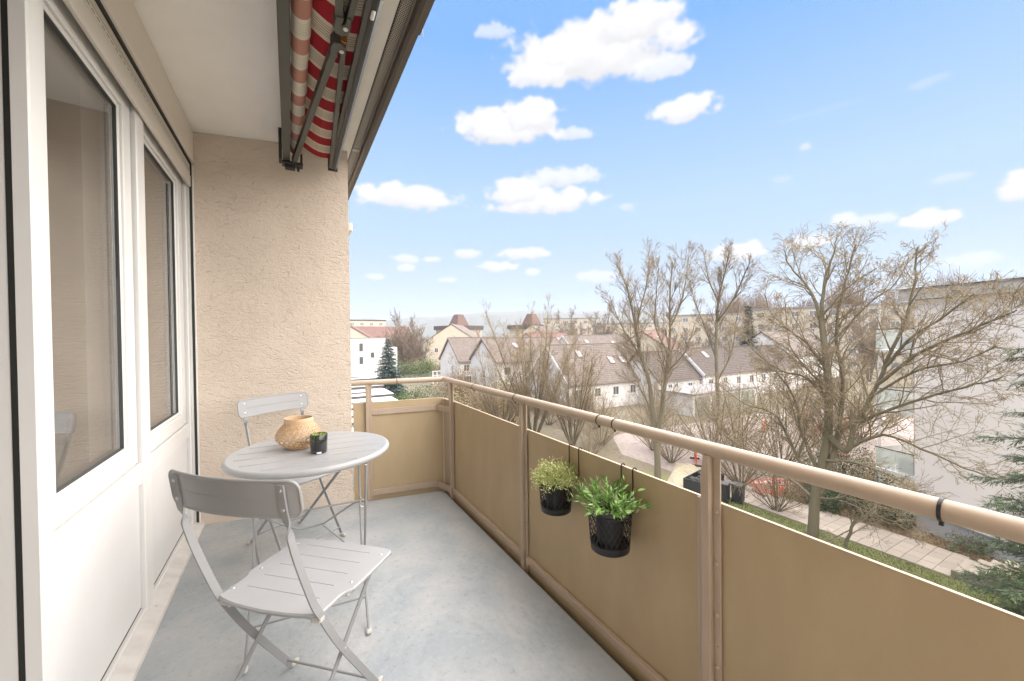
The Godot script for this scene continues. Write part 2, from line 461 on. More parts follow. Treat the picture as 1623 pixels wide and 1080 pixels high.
func balcony() -> void:
	# floor slab
	var f := MB.new()
	var poly := PackedVector2Array([Vector2(-0.60, 1.6), Vector2(-0.60, -3.42), Vector2(0.36, -3.24), Vector2(0.38, -3.172), Vector2(1.057, -3.072), Vector2(1.057, 1.6)])
	f.prism(poly, Vector3(0, -0.17, 0), Vector3.RIGHT, Vector3.BACK, Vector3.UP * 0.17, 0.006)
	struct(build(f, "floor", M.floor))
	# ceiling
	var c := MB.new()
	c.bx(-0.78, 0.412, 2.6, 2.78, -3.62, 1.9)
	struct(build(c, "ceiling", M.ceiling))
	# the stucco cross wall at the far end, a little off square
	var w := MB.new()
	var wp := PackedVector2Array([Vector2(-0.78, -3.361), Vector2(0.39, -3.15), Vector2(0.36, -3.36), Vector2(-0.78, -3.60)])
	w.prism(wp, Vector3(0, -0.35, 0), Vector3.RIGHT, Vector3.BACK, Vector3.UP * 2.95, 0.004)
	struct(build(w, "wall", M.stucco))
	# the cross wall behind the camera
	var w2 := MB.new()
	w2.bx(-0.78, 0.39, -0.35, 2.6, 1.62, 1.85)
	struct(build(w2, "wall", M.stucco))
	var w3 := MB.new()
	w3.bx(-0.84, -0.60, -0.35, 2.6, -0.62, 1.62)
	struct(build(w3, "wall", M.stucco))
	# the room behind the window wall
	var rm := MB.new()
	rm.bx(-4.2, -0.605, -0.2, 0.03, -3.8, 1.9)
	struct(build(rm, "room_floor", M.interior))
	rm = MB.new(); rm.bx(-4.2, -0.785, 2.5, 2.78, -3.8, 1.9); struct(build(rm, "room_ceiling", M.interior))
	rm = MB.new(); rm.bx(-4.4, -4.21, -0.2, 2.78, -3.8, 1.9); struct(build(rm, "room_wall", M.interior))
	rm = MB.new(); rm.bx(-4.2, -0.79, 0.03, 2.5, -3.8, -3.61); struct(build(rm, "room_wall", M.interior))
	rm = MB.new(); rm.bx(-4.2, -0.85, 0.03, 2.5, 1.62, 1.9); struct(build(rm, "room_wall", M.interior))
	# storeys above and below
	var bl := MB.new(); bl.bx(-9.0, -0.70, -9.0, -0.22, -14.0, 12.0)
	struct(build(bl, "lower_storeys", M.stucco))
	bl = MB.new(); bl.bx(-9.0, 0.40, 2.80, 5.6, -14.0, 12.0)
	struct(build(bl, "upper_storeys", M.stucco))
	bl = MB.new(); bl.bx(-9.0, -4.45, -0.21, 2.79, -14.0, 12.0)
	struct(build(bl, "rear_rooms", M.stucco))
	bl = MB.new(); bl.bx(-4.44, -0.70, -0.21, 2.79, -14.0, -3.82)
	struct(build(bl, "neighbour_rooms", M.stucco))

	# window wall
	var ww := thing("window_wall", "white framed window wall with two tall glazed sashes over white panels", "window")
	var wf: Material = M.white
	var mu := MB.new(); mu.bx(-0.66, -0.570, 0.02, 2.40, -1.552, -1.49, 0.004); build(mu, "mullion", wf, ww)
	mu = MB.new(); mu.bx(-0.66, -0.570, 0.02, 2.40, -2.425, -2.322, 0.004); build(mu, "mullion", wf, ww)
	mu = MB.new(); mu.bx(-0.66, -0.570, 0.02, 2.40, -3.335, -3.262, 0.004); build(mu, "mullion", wf, ww)
	var jb := MB.new(); jb.bx(-0.80, -0.66, 0.02, 2.40, -1.552, -1.486, 0.003); build(jb, "door_jamb", wf, ww)
	var gk := MB.new(); gk.bx(-0.615, -0.6035, 0.02, 2.40, -1.491, -1.4885); build(gk, "gasket", M.gasket, ww)
	var tr := MB.new(); tr.bx(-0.66, -0.578, 0.605, 0.695, -3.262, -2.425, 0.003); build(tr, "transom", wf, ww)
	tr = MB.new(); tr.bx(-0.66, -0.578, 0.605, 0.695, -2.322, -1.552, 0.003); build(tr, "transom", wf, ww)
	var hd := MB.new(); hd.bx(-0.66, -0.580, 2.295, 2.40, -3.262, -2.425, 0.003); build(hd, "head_rail", wf, ww)
	hd = MB.new(); hd.bx(-0.66, -0.580, 2.295, 2.40, -2.322, -1.552, 0.003); build(hd, "head_rail", wf, ww)
	for bay in [[-1.552, -2.310, 0.072, 0.085], [-2.425, -3.240, 0.06, 0.10]]:
		var z0: float = bay[0]; var z1: float = bay[1]; var sl: float = bay[2]; var sr: float = bay[3]
		# upper sash: four members, a bead all round, two panes
		var s := MB.new()
		s.bx(-0.645, -0.588, 0.700, 2.288, z0, z0 - sl, 0.004)
		var sash := build(s, "sash", wf, ww)
		for mem in [[0.700, 2.288, z1 + sr, z1], [0.700, 0.772, z0 - sl, z1 + sr], [2.205, 2.288, z0 - sl, z1 + sr]]:
			var q := MB.new(); q.bx(-0.645, -0.588, mem[0], mem[1], mem[2], mem[3], 0.003)
			build(q, "sash_member", wf, sash)
		for mem in [[0.772, 2.205, z0 - sl, z0 - sl - 0.016], [0.772, 2.205, z1 + sr + 0.016, z1 + sr], [0.772, 0.789, z0 - sl - 0.016, z1 + sr + 0.016], [2.189, 2.205, z0 - sl - 0.016, z1 + sr + 0.016]]:
			var q := MB.new(); q.bx(-0.640, -0.598, mem[0], mem[1], mem[2], mem[3], 0.005)
			build(q, "glazing_bead", wf, sash)
		for mem in [[0.789, 2.189, z0 - sl - 0.016, z0 - sl - 0.021], [0.789, 2.189, z1 + sr + 0.021, z1 + sr + 0.016], [0.789, 0.794, z0 - sl - 0.021, z1 + sr + 0.021], [2.184, 2.189, z0 - sl - 0.021, z1 + sr + 0.021]]:
			var q := MB.new(); q.bx(-0.640, -0.603, mem[0], mem[1], mem[2], mem[3])
			build(q, "glass_seal", M.seal, sash)
		var p := MB.new(); p.bx(-0.613, -0.609, 0.794, 2.184, z0 - sl - 0.021, z1 + sr + 0.021)
		build(p, "pane", M.glass, sash)
		p = MB.new(); p.bx(-0.634, -0.630, 0.794, 2.184, z0 - sl - 0.021, z1 + sr + 0.021)
		build(p, "pane", M.glass, sash)
		p = MB.new(); p.bx(-0.624, -0.621, 0.794, 2.184, z0 - sl - 0.021, z1 + sr + 0.021)
		build(p, "pane", M.glass, sash)
		# lower leaf
		var lp := MB.new(); lp.bx(-0.65, -0.589, 0.062, 0.600, z0 - 0.004, z1 - 0.012, 0.004)
		build(lp, "lower_panel", M.panel_white, ww)
		# dark rebates
		var db := MB.new(); db.bx(-0.66, -0.594, 0.05, 2.29, z1 - 0.0125, z1 - 0.0015)
		build(db, "rebate_seal", M.gasket, ww)
		db = MB.new(); db.bx(-0.655, -0.592, 0.052, 0.0615, z0 - 0.004, z1 - 0.012)
		build(db, "rebate_seal", M.gasket, ww)
	var sl0 := MB.new(); sl0.bx(-0.70, -0.577, 0.0, 0.052, -3.33, -1.49, 0.002); build(sl0, "bottom_frame", wf, ww)
	# aluminium sill, sloping to the floor
	var si := MB.new()
	si.prism(PackedVector2Array([Vector2(-0.577, 0.040), Vector2(-0.516, 0.016), Vector2(-0.513, 0.001), Vector2(-0.60, 0.001), Vector2(-0.60, 0.040)]), Vector3(0, 0, -3.34), Vector3.RIGHT, Vector3.UP, Vector3.BACK * 4.2)
	build(si, "sill", M.sill, ww)
	for z in [-1.78, -2.36, -2.55, -3.05]:
		var d := MB.new(); d.dome(Vector3(-0.549, 0.0295, z), Vector3(0.35, 0.93, 0), 0.005, 0.003)
		build(d, "screw", M.screw, ww)
	# shutter box and rolled shutter
	var sh := thing("roller_shutter", "beige roller shutter raised into its box above the windows", "shutter")
	var b := MB.new(); b.bx(-0.78, -0.533, 2.392, 2.598, -3.36, 1.60, 0.002); build(b, "shutter_box", M.fascia, sh)
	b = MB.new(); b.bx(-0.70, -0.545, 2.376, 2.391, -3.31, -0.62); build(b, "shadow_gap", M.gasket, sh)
	b = MB.new(); b.bx(-0.566, -0.552, 2.345, 2.375, -3.30, -1.40, 0.003); build(b, "slat", M.slat, sh)
	b = MB.new(); b.bx(-0.566, -0.551, 2.306, 2.343, -3.30, -1.40, 0.003); build(b, "slat", M.slat, sh)
	b = MB.new(); b.bx(-0.566, -0.548, 2.228, 2.303, -3.30, -1.40, 0.004); build(b, "bottom_rail", M.slat, sh)
	for jy: float in [2.3435, 2.3035]:
		b = MB.new(); b.bx(-0.566, -0.5525, jy - 0.0005, jy + 0.0018, -3.30, -1.40); build(b, "slat_joint", M.gasket, sh)
	for k in 46:
		b = MB.new(); b.bx(-0.552, -0.5504, 2.3235, 2.3260, -3.28 + k * 0.041, -3.256 + k * 0.041); build(b, "light_slot", M.gasket, sh)
	b = MB.new(); b.bx(-0.57, -0.536, 0.02, 2.376, -3.336, -3.302, 0.002); build(b, "guide_rail", wf, sh)
	b = MB.new(); b.bx(-0.557, -0.543, 0.02, 2.376, -3.3018, -3.299); build(b, "guide_slot", M.gasket, sh)
	# sheer curtain just behind the glass
	var cu := MB.new()
	var zc := -1.60; var prev := Vector3.ZERO
	for i in 152:
		var zz := -1.62 - i * 0.0128
		var pnt := Vector3(-0.715 + 0.020 * sin(i * 0.62) + 0.010 * sin(i * 0.23 + 1.0), 0, zz)
		var open := 1.0 if (zz < -2.27 and zz > -2.60) or zz < -3.34 else 0.0
		if i > 0 and open > 0.0 :
			cu.quad(prev + Vector3.UP * 0.05, pnt + Vector3.UP * 0.05, pnt + Vector3.UP * 2.45, prev + Vector3.UP * 2.45, Vector3.RIGHT)
		prev = pnt
	tag(build(cu, "curtain", M.curtain), "pale sheer curtain hanging inside behind the balcony windows", "curtain")

func awning() -> void:
	var aw := thing("awning", "folding arm awning with red and cream striped cloth fixed under the ceiling", "awning")
	var zA := -3.04; var zB := -0.30
	var b := MB.new(); b.bx(-0.022, 0.020, 2.395, 2.470, zA, zB, 0.004); build(b, "support_bar", M.aw_metal, aw)
	# cloth roll and the cloth sheet
	var roll := MB.new()
	var pts := PackedVector3Array(); var rr := PackedFloat32Array()
	var n := 90
	for i in n + 1:
		pts.append(Vector3(0.058, 2.478, lerpf(zA + 0.03, zB - 0.03, float(i) / n)))
		rr.append(0.036 + 0.0012 * sin(i * 1.3) + 0.001 * sin(i * 0.53))
	roll.tube(pts, rr, 20, true)
	for i in roll.v.size(): roll.uv[i] = Vector2(roll.v[i].z, 0)
	build(roll, "cloth_roll", stripes(true), aw)
	var cl := MB.new()
	var zs := 80; var xs := 6
	for i in zs:
		for j in xs:
			var q := []
			for e in [[0, 0], [1, 0], [1, 1], [0, 1]]:
				var t := float(j + e[1]) / xs
				var z := lerpf(zA + 0.05, zB - 0.05, float(i + e[0]) / zs)
				var sag := -0.030 * sin(t * PI)
				q.append(Vector3(lerpf(0.085, 0.272, t), lerpf(2.512, 2.462, t) + sag, z))
			var k := cl.v.size()
			cl.quad(q[0], q[1], q[2], q[3], Vector3.DOWN)
			for m in 4: cl.uv[k + m] = Vector2(q[m].z + 0.0 * q[m].x, 0)
	build(cl, "cloth", stripes(false), aw)
	var fb := MB.new()
	fb.prism(PackedVector2Array([Vector2(0.252, 2.400), Vector2(0.292, 2.392), Vector2(0.306, 2.41), Vector2(0.306, 2.50), Vector2(0.262, 2.50)]), Vector3(0, 0, zA + 0.02), Vector3.RIGHT, Vector3.UP, Vector3.BACK * (zB - zA - 0.04), 0.002)
	build(fb, "front_bar", M.aw_metal, aw)
	fb = MB.new(); fb.bx(0.248, 0.310, 2.388, 2.504, zA + 0.008, zA + 0.019, 0.002); build(fb, "end_cap", M.aw_dark, aw)
	fb = MB.new(); fb.bx(0.270, 0.284, 2.3885, 2.3965, zA + 0.1, zB - 0.1); build(fb, "cloth_channel", M.aw_dark, aw)
	fb = MB.new(); fb.box(Vector3(0.279, 2.388, -1.50), Vector3(0.014, 0.012, 0.045), 0.004); build(fb, "hook", M.white, aw)
	# two folding arms, elbows meeting near the middle
	for s in 2:
		var sg := 1.0 if s == 0 else -1.0
		var mid := (zA + zB) * 0.5 - 0.02
		var zz := func(d: float) -> float: return mid - sg * d
		var sh := Vector3(0.042, 2.405, zz.call(1.33)); var el := Vector3(0.182, 2.418, zz.call(0.055)); var en := Vector3(0.262, 2.404, zz.call(1.29))
		var up := PackedVector3Array([Vector3.UP, Vector3.UP])
		var a := MB.new(); a.bar(PackedVector3Array([sh, el + (sh - el).normalized() * 0.05]), up, 0.040, 0.026); build(a, "upper_arm", M.aw_metal, aw)
		var a2 := MB.new(); a2.bar(PackedVector3Array([el + Vector3(0.026, 0, 0) + (en - el).normalized() * 0.05, en]), up, 0.034, 0.020); build(a2, "fore_arm", M.aw_metal, aw)
		var j := MB.new()
		var o := [Vector2(-0.018, 0.06), Vector2(-0.022, 0.0), Vector2(-0.012, -0.028), Vector2(0.012, -0.034), Vector2(0.034, -0.016), Vector2(0.038, 0.02), Vector2(0.036, 0.064), Vector2(0.020, 0.066), Vector2(0.016, 0.03), Vector2(0.006, 0.026), Vector2(0.010, 0.062)]
		var op := PackedVector2Array(o)
		j.prism(op, el + Vector3(0, -0.026, 0), Vector3.RIGHT, Vector3(0, 0, -sg), Vector3.UP * 0.050, 0.003)
		var jo := build(j, "elbow", M.aw_metal, aw)
		var d := MB.new(); d.dome(el + Vector3(0.020, -0.026, -sg * 0.012), Vector3.DOWN, 0.010, 0.005); build(d, "bolt", M.screw, jo)
		var bt := MB.new(); bt.bx(el.x + 0.012, el.x + 0.036, el.y - 0.016, el.y + 0.016, el.z + sg * 0.012, el.z + sg * 0.0365, 0.003)
		build(bt, "strap", flat_mat(lin(0.30, 0.13, 0.03), 0.5), jo)
	# end bracket
	for z in [zA, zB]:
		var sg := 1.0 if z == zA else -1.0
		var br := MB.new(); br.bx(-0.044, -0.026, 2.40, 2.60, z - 0.045, z + 0.045, 0.003)
		var bo := build(br, "bracket", M.aw_dark, aw)
		for e in [[-0.026, 0.095, 2.378, 2.394, z - 0.03, z + 0.05], [0.080, 0.094, 2.394, 2.53, z - 0.022, z + 0.012], [-0.01, 0.05, 2.355, 2.378, z - 0.02, z + 0.03], [0.06, 0.076, 2.350, 2.378, z - 0.01, z + 0.014]]:
			var q := MB.new(); q.bx(e[0], e[1], e[2], e[3], e[4], e[5], 0.003); build(q, "bracket_arm", M.aw_dark, bo)

	# roof edge: white soffit ends at a perforated strip and a dark metal fascia
	var re := thing("roof_edge", "dark metal roof edge with perforated vent strip above the balcony", "roof edge")
	var fa := MB.new(); fa.prism(PackedVector2Array([Vector2(0.468, 2.548), Vector2(0.482, 2.540), Vector2(0.512, 2.548), Vector2(0.520, 2.60), Vector2(0.520, 2.84), Vector2(0.468, 2.84)]), Vector3(0, 0, -4.55), Vector3.RIGHT, Vector3.UP, Vector3.BACK * 3.05, 0.002); build(fa, "fascia", M.fascia_metal, re)
	fa = MB.new(); fa.prism(PackedVector2Array([Vector2(0.470, 2.542), Vector2(0.484, 2.534), Vector2(0.516, 2.543), Vector2(0.525, 2.60), Vector2(0.525, 2.84), Vector2(0.470, 2.84)]), Vector3(0, 0, -1.72), Vector3.RIGHT, Vector3.UP, Vector3.BACK * 3.6, 0.002); build(fa, "fascia", M.fascia_metal, re)
	fa = MB.new(); fa.box(Vector3(0.5275, 2.575, -1.72), Vector3(0.003, 0.075, 0.006), 0.001); build(fa, "joint_clip", M.perf, re)
	fa = MB.new(); fa.bx(0.411, 0.470, 2.612, 2.80, -4.55, 1.85); build(fa, "vent_void", M.gasket, re)
	var pf := MB.new()
	var pit := 0.0092; var rows := int(3.5 / (pit * 0.866)); var cols := 5
	for i in rows:
		var z := -4.5 + i * pit * 0.866
		for j in cols:
			perf_cell(pf, Vector3(0.419 + (j + (0.5 if i % 2 == 1 else 0.0)) * pit, 2.590, z), pit, pit * 0.866, pit * 0.33)
	stuff(build(pf, "vent_strip", M.perf, re))
	fa = MB.new(); fa.bx(0.4635, 0.4695, 2.586, 2.594, -4.5, 1.85); build(fa, "strip_edge", M.perf, re)
	fa = MB.new(); fa.bx(0.418, 0.470, 2.586, 2.592, -3.10, -3.06, 0.001); build(fa, "strip_joint", M.perf, re)
	# something white and boxy fixed further along the building
	var nb := thing("neighbour_awning_case", "small white box end sticking out beyond the stucco wall", "awning case")
	var q := MB.new(); q.bx(0.36, 0.478, 2.135, 2.205, -4.9, -3.62, 0.003); build(q, "case", M.white, nb)
	q = MB.new(); q.bx(0.36, 0.476, 2.137, 2.203, -3.619, -3.612, 0.002); build(q, "end_cap", M.slat, nb)

func perf_cell(pf: MB, c: Vector3, w: float, h: float, r: float) -> void:
	# square cell with an eight-sided hole, seen from below
	var o := pf.v.size()
	for k in 8:
		var a := TAU * (k + 0.5) / 8
		pf.vert(c + Vector3(cos(a) * r, 0, sin(a) * r), Vector3.DOWN)
	var sq := [Vector2(0.5, 0.207), Vector2(0.207, 0.5), Vector2(-0.207, 0.5), Vector2(-0.5, 0.207), Vector2(-0.5, -0.207), Vector2(-0.207, -0.5), Vector2(0.207, -0.5), Vector2(0.5, -0.207)]
	for s in sq: pf.vert(c + Vector3(s.x * w, 0, s.y * h), Vector3.DOWN)
	for k in 8:
		var l := (k + 1) % 8
		pf.ix.append_array(PackedInt32Array([o + k, o + 8 + l, o + 8 + k, o + k, o + l, o + 8 + l]))
	for k in [0, 2, 4, 6]:
		var a: Vector2 = sq[k]; var b: Vector2 = sq[(k + 1) % 8]
		var cc := Vector2(signf(a.x + b.x) * 0.5, signf(a.y + b.y) * 0.5)
		pf.tri(c + Vector3(a.x * w, 0, a.y * h), c + Vector3(b.x * w, 0, b.y * h), c + Vector3(cc.x * w, 0, cc.y * h), Vector3.DOWN)

func stripes(faded: bool) -> StandardMaterial3D:
	var img := Image.create(512, 8, false, Image.FORMAT_RGB8)
	var red := lin(0.36, 0.012, 0.022); var cream := lin(0.66, 0.58, 0.46); var line := lin(0.30, 0.24, 0.17)
	if faded:
		red = lin(0.50, 0.25, 0.19); cream = lin(0.70, 0.64, 0.55); line = lin(0.60, 0.53, 0.44)
	for i in 512:
		var t := i / 512.0
		var c := red
		if t > 0.47:
			c = cream
			var u := (t - 0.47) / 0.53
			if u > 0.16 and u < 0.88 and fmod(u * 8.0, 1.0) < 0.34: c = line
		img.fill_rect(Rect2i(i, 0, 1, 8), c)
	var m := StandardMaterial3D.new()
	m.albedo_texture = ImageTexture.create_from_image(img)
	m.uv1_scale = Vector3(1.0 / 0.215, 1, 1)
	m.roughness = 0.9
	if not faded:
		m.backlight_enabled = true; m.backlight = Color(0.25, 0.2, 0.18)
	return m

const CORNER := Vector3(1.080, 0, -3.088)
const END_DIR := Vector3(-0.9903, 0, -0.1392)
const END_IN := Vector3(-0.1392, 0, 0.9903)

func railing() -> void:
	var r := thing("balcony_railing", "beige metal balcony railing with round handrail, posts and tan infill panels", "railing")
	var hr := MB.new()
	var y := 0.8915; var rad := 0.0208
	var hp := PackedVector3Array([Vector3(1.080, y, 1.6), Vector3(1.080, y, 0), Vector3(1.080, y, -2.0), CORNER + Vector3(0, y, 0.012)])
	var rr := PackedFloat32Array()
	for p in hp: rr.append(rad)
	hr.tube(hp, rr, 24, true)
	build(hr, "handrail", M.tan_metal, r)
	hr = MB.new()
	hr.tube(PackedVector3Array([CORNER + Vector3(0, y, 0.008), CORNER + END_DIR * 0.35 + Vector3(0, y, 0), CORNER + END_DIR * 0.76 + Vector3(0, y, 0)]), PackedFloat32Array([rad, rad, rad]), 24, true)
	build(hr, "handrail", M.tan_metal, r)
	hr = MB.new(); hr.dome(CORNER + Vector3(0, y, 0.010), Vector3(0.5, 0, -0.86), rad, rad, 16); build(hr, "corner_elbow", M.tan_metal, r)
	var zs := [-2.905, -1.823, -0.741, 0.341, 1.423]
	for zc: float in zs:
		var p := MB.new()
		var corner := zc < -2.8
		var prof := PackedVector2Array([Vector2(zc - 0.027, -0.30), Vector2(zc + 0.004, -0.30), Vector2(zc + 0.004, 0.876), Vector2(zc - 0.018, 0.876), Vector2(zc - 0.027, 0.815)])
		p.prism(prof, Vector3(1.0605, 0, 0), Vector3.BACK, Vector3.UP, Vector3.RIGHT * 0.030, 0.004)
		var po := build(p, "post", M.tan_metal, r)
		var fl := MB.new(); fl.bx(1.077, 1.083, -0.30, 0.872, zc + 0.004, zc + 0.027, 0.0015); build(fl, "flange", M.tan_metal, po)
		fl = MB.new(); fl.bx(1.080, 1.0865, -0.30, 0.736, zc - 0.052, zc - 0.0275, 0.0015); build(fl, "flange", M.tan_metal, po)
		if not corner:
			for yb: float in [0.712, 0.559, 0.408, 0.254, 0.098]:
				var d := MB.new(); d.dome(Vector3(1.077, yb, zc + 0.0145), Vector3.LEFT, 0.0072, 0.006, 10); build(d, "bolt", M.tan_metal, po)
			var d2 := MB.new(); d2.dome(Vector3(1.0771, 0.318, zc + 0.017), Vector3.LEFT, 0.0022, 0.0005, 6); build(d2, "bolt_hole", M.gasket, po)
	# front infill panels, bottom bars
	for i in 4:
		var z1: float = zs[i] + 0.0285; var z0: float = zs[i + 1] - 0.0285
		var p := MB.new()
		p.bx(1.0875, 1.0955, -0.20, 0.7365, z0 + 0.03, z1 - 0.03, 0.001)
		var po := build(p, "infill_panel", M.tan_panel, r)
		var e := MB.new(); e.bx(1.0868, 1.0962, 0.7366, 0.7382, z0 + 0.03, z1 - 0.03, 0.0006); build(e, "panel_edge", M.panel_edge, po)
		var b := MB.new(); b.bx(1.064, 1.0868, 0.040, 0.070, z0 + 0.0005, z1 - 0.0005, 0.002)
		var bo := build(b, "bottom_bar", M.tan_metal, r)
	# end bay
	var up := Vector3.UP
	var o := CORNER
	var ep := MB.new()
	ep.box(o + END_DIR * 0.342 + END_IN * -0.012 + up * 0.27, Vector3(0.685, 0.94, 0.008), 0.001, Basis(-END_DIR, up, END_IN))
	var epo := build(ep, "end_panel", M.tan_panel, r)
	var ee := MB.new(); ee.box(o + END_DIR * 0.342 + END_IN * -0.012 + up * 0.7408, Vector3(0.685, 0.0016, 0.009), 0.0005, Basis(-END_DIR, up, END_IN)); build(ee, "panel_edge", M.panel_edge, epo)
	var bs := Basis(-END_DIR, up, END_IN)
	var pp := MB.new(); pp.box(o + END_DIR * 0.585 + END_IN * 0.008 + up * 0.29, Vector3(0.022, 1.172, 0.026), 0.003, bs); var epp := build(pp, "end_post", M.tan_metal, r)
	pp = MB.new(); pp.box(o + END_DIR * 0.562 + END_IN * 0.000 + up * 0.29, Vector3(0.0225, 1.170, 0.006), 0.001, bs); build(pp, "flange", M.tan_metal, epp)
	for yb: float in [0.667, 0.053]:
		var br := MB.new(); br.box(o + END_DIR * 0.305 + END_IN * 0.001 + up * yb, Vector3(0.49, 0.045, 0.008), 0.0015, bs)
		var bo := build(br, "end_bar", M.tan_metal, r)
		for s: float in [0.50, 0.29, 0.10]:
			var d := MB.new(); d.dome(o + END_DIR * s + END_IN * 0.005 + up * (yb + 0.004), END_IN, 0.0058, 0.004, 10); build(d, "bolt", M.tan_metal, bo)
		var cb := MB.new(); cb.bar(PackedVector3Array([o + END_DIR * 0.062 + END_IN * 0.006 + up * yb, Vector3(1.066, yb, -2.935)]), PackedVector3Array([up, up]), 0.045, 0.006); build(cb, "corner_brace", M.tan_metal, bo)
	var cp := MB.new(); cp.box(o + END_DIR * 0.004 + END_IN * 0.004 + up * 0.22, Vector3(0.016, 1.03, 0.022), 0.002, bs)
	var sp2 := MB.new(); sp2.bx(1.0875, 1.0955, -0.20, 0.7365, -3.098, -2.934, 0.001); build(sp2, "infill_panel", M.tan_panel, r)
	sp2 = MB.new(); sp2.bx(1.072, 1.0865, -0.30, 0.737, -3.075, -2.934, 0.002); build(sp2, "corner_plate", M.tan_metal, r); build(cp, "corner_strip", M.panel_edge, r)
	# cable ties round the handrail
	var labels := ["thin black cable tie on handrail nearest the railing corner", "thin black cable tie on handrail above the post with no planter before it", "black cable tie on handrail, farther one of the close pair above planters", "black cable tie on handrail, nearer one of the close pair above planters", "broad black cable tie on the nearest stretch of handrail"]
	var tz := [-2.471, -1.907, -1.227, -1.139, -0.266]
	for i in 5:
		cable_tie(Vector3(1.08, y, tz[i]), Vector3.BACK, labels[i], 0.006 if i == 4 else 0.0045)
	cable_tie(CORNER + END_DIR * 0.366 + up * y, END_DIR, "thin black cable tie on the short end handrail by the wall", 0.0045)

func cable_tie(at: Vector3, ax: Vector3, label: String, w: float) -> void:
	var t := MB.new()
	var u := Vector3.UP; var v2 := ax.cross(u).normalized()
	var pts := PackedVector3Array(); var wd := PackedVector3Array()
	for k in 29:
		var a := TAU * k / 28.0
		pts.append((u * cos(a) + v2 * sin(a)) * 0.0219); wd.append(ax)
	t.bar(pts, wd, w, 0.0016)
	t.box(Vector3(-0.004, -0.0255, 0), Vector3(0.006, 0.008, 0.007), 0.001)
	var o := build(t, "cable_tie", M.black)
	o.position = at
	tag(o, label, "cable tie", "cable ties round the handrail")

# ---------------------------------------------------------------- furniture

func sm(pts: PackedVector2Array, steps: int) -> PackedVector2Array:
	# smooth curve through the points
	var o := PackedVector2Array()
	var m := pts.size()
	for i in m - 1:
		for k in steps:
			o.append(pts[i].cubic_interpolate(pts[i + 1], pts[maxi(i - 1, 0)], pts[mini(i + 2, m - 1)], float(k) / steps))
	o.append(pts[m - 1])
	return o

func back_at(x: float) -> float: return 0.098 + 0.034 * (1.0 - pow(x / 0.216, 2.0))

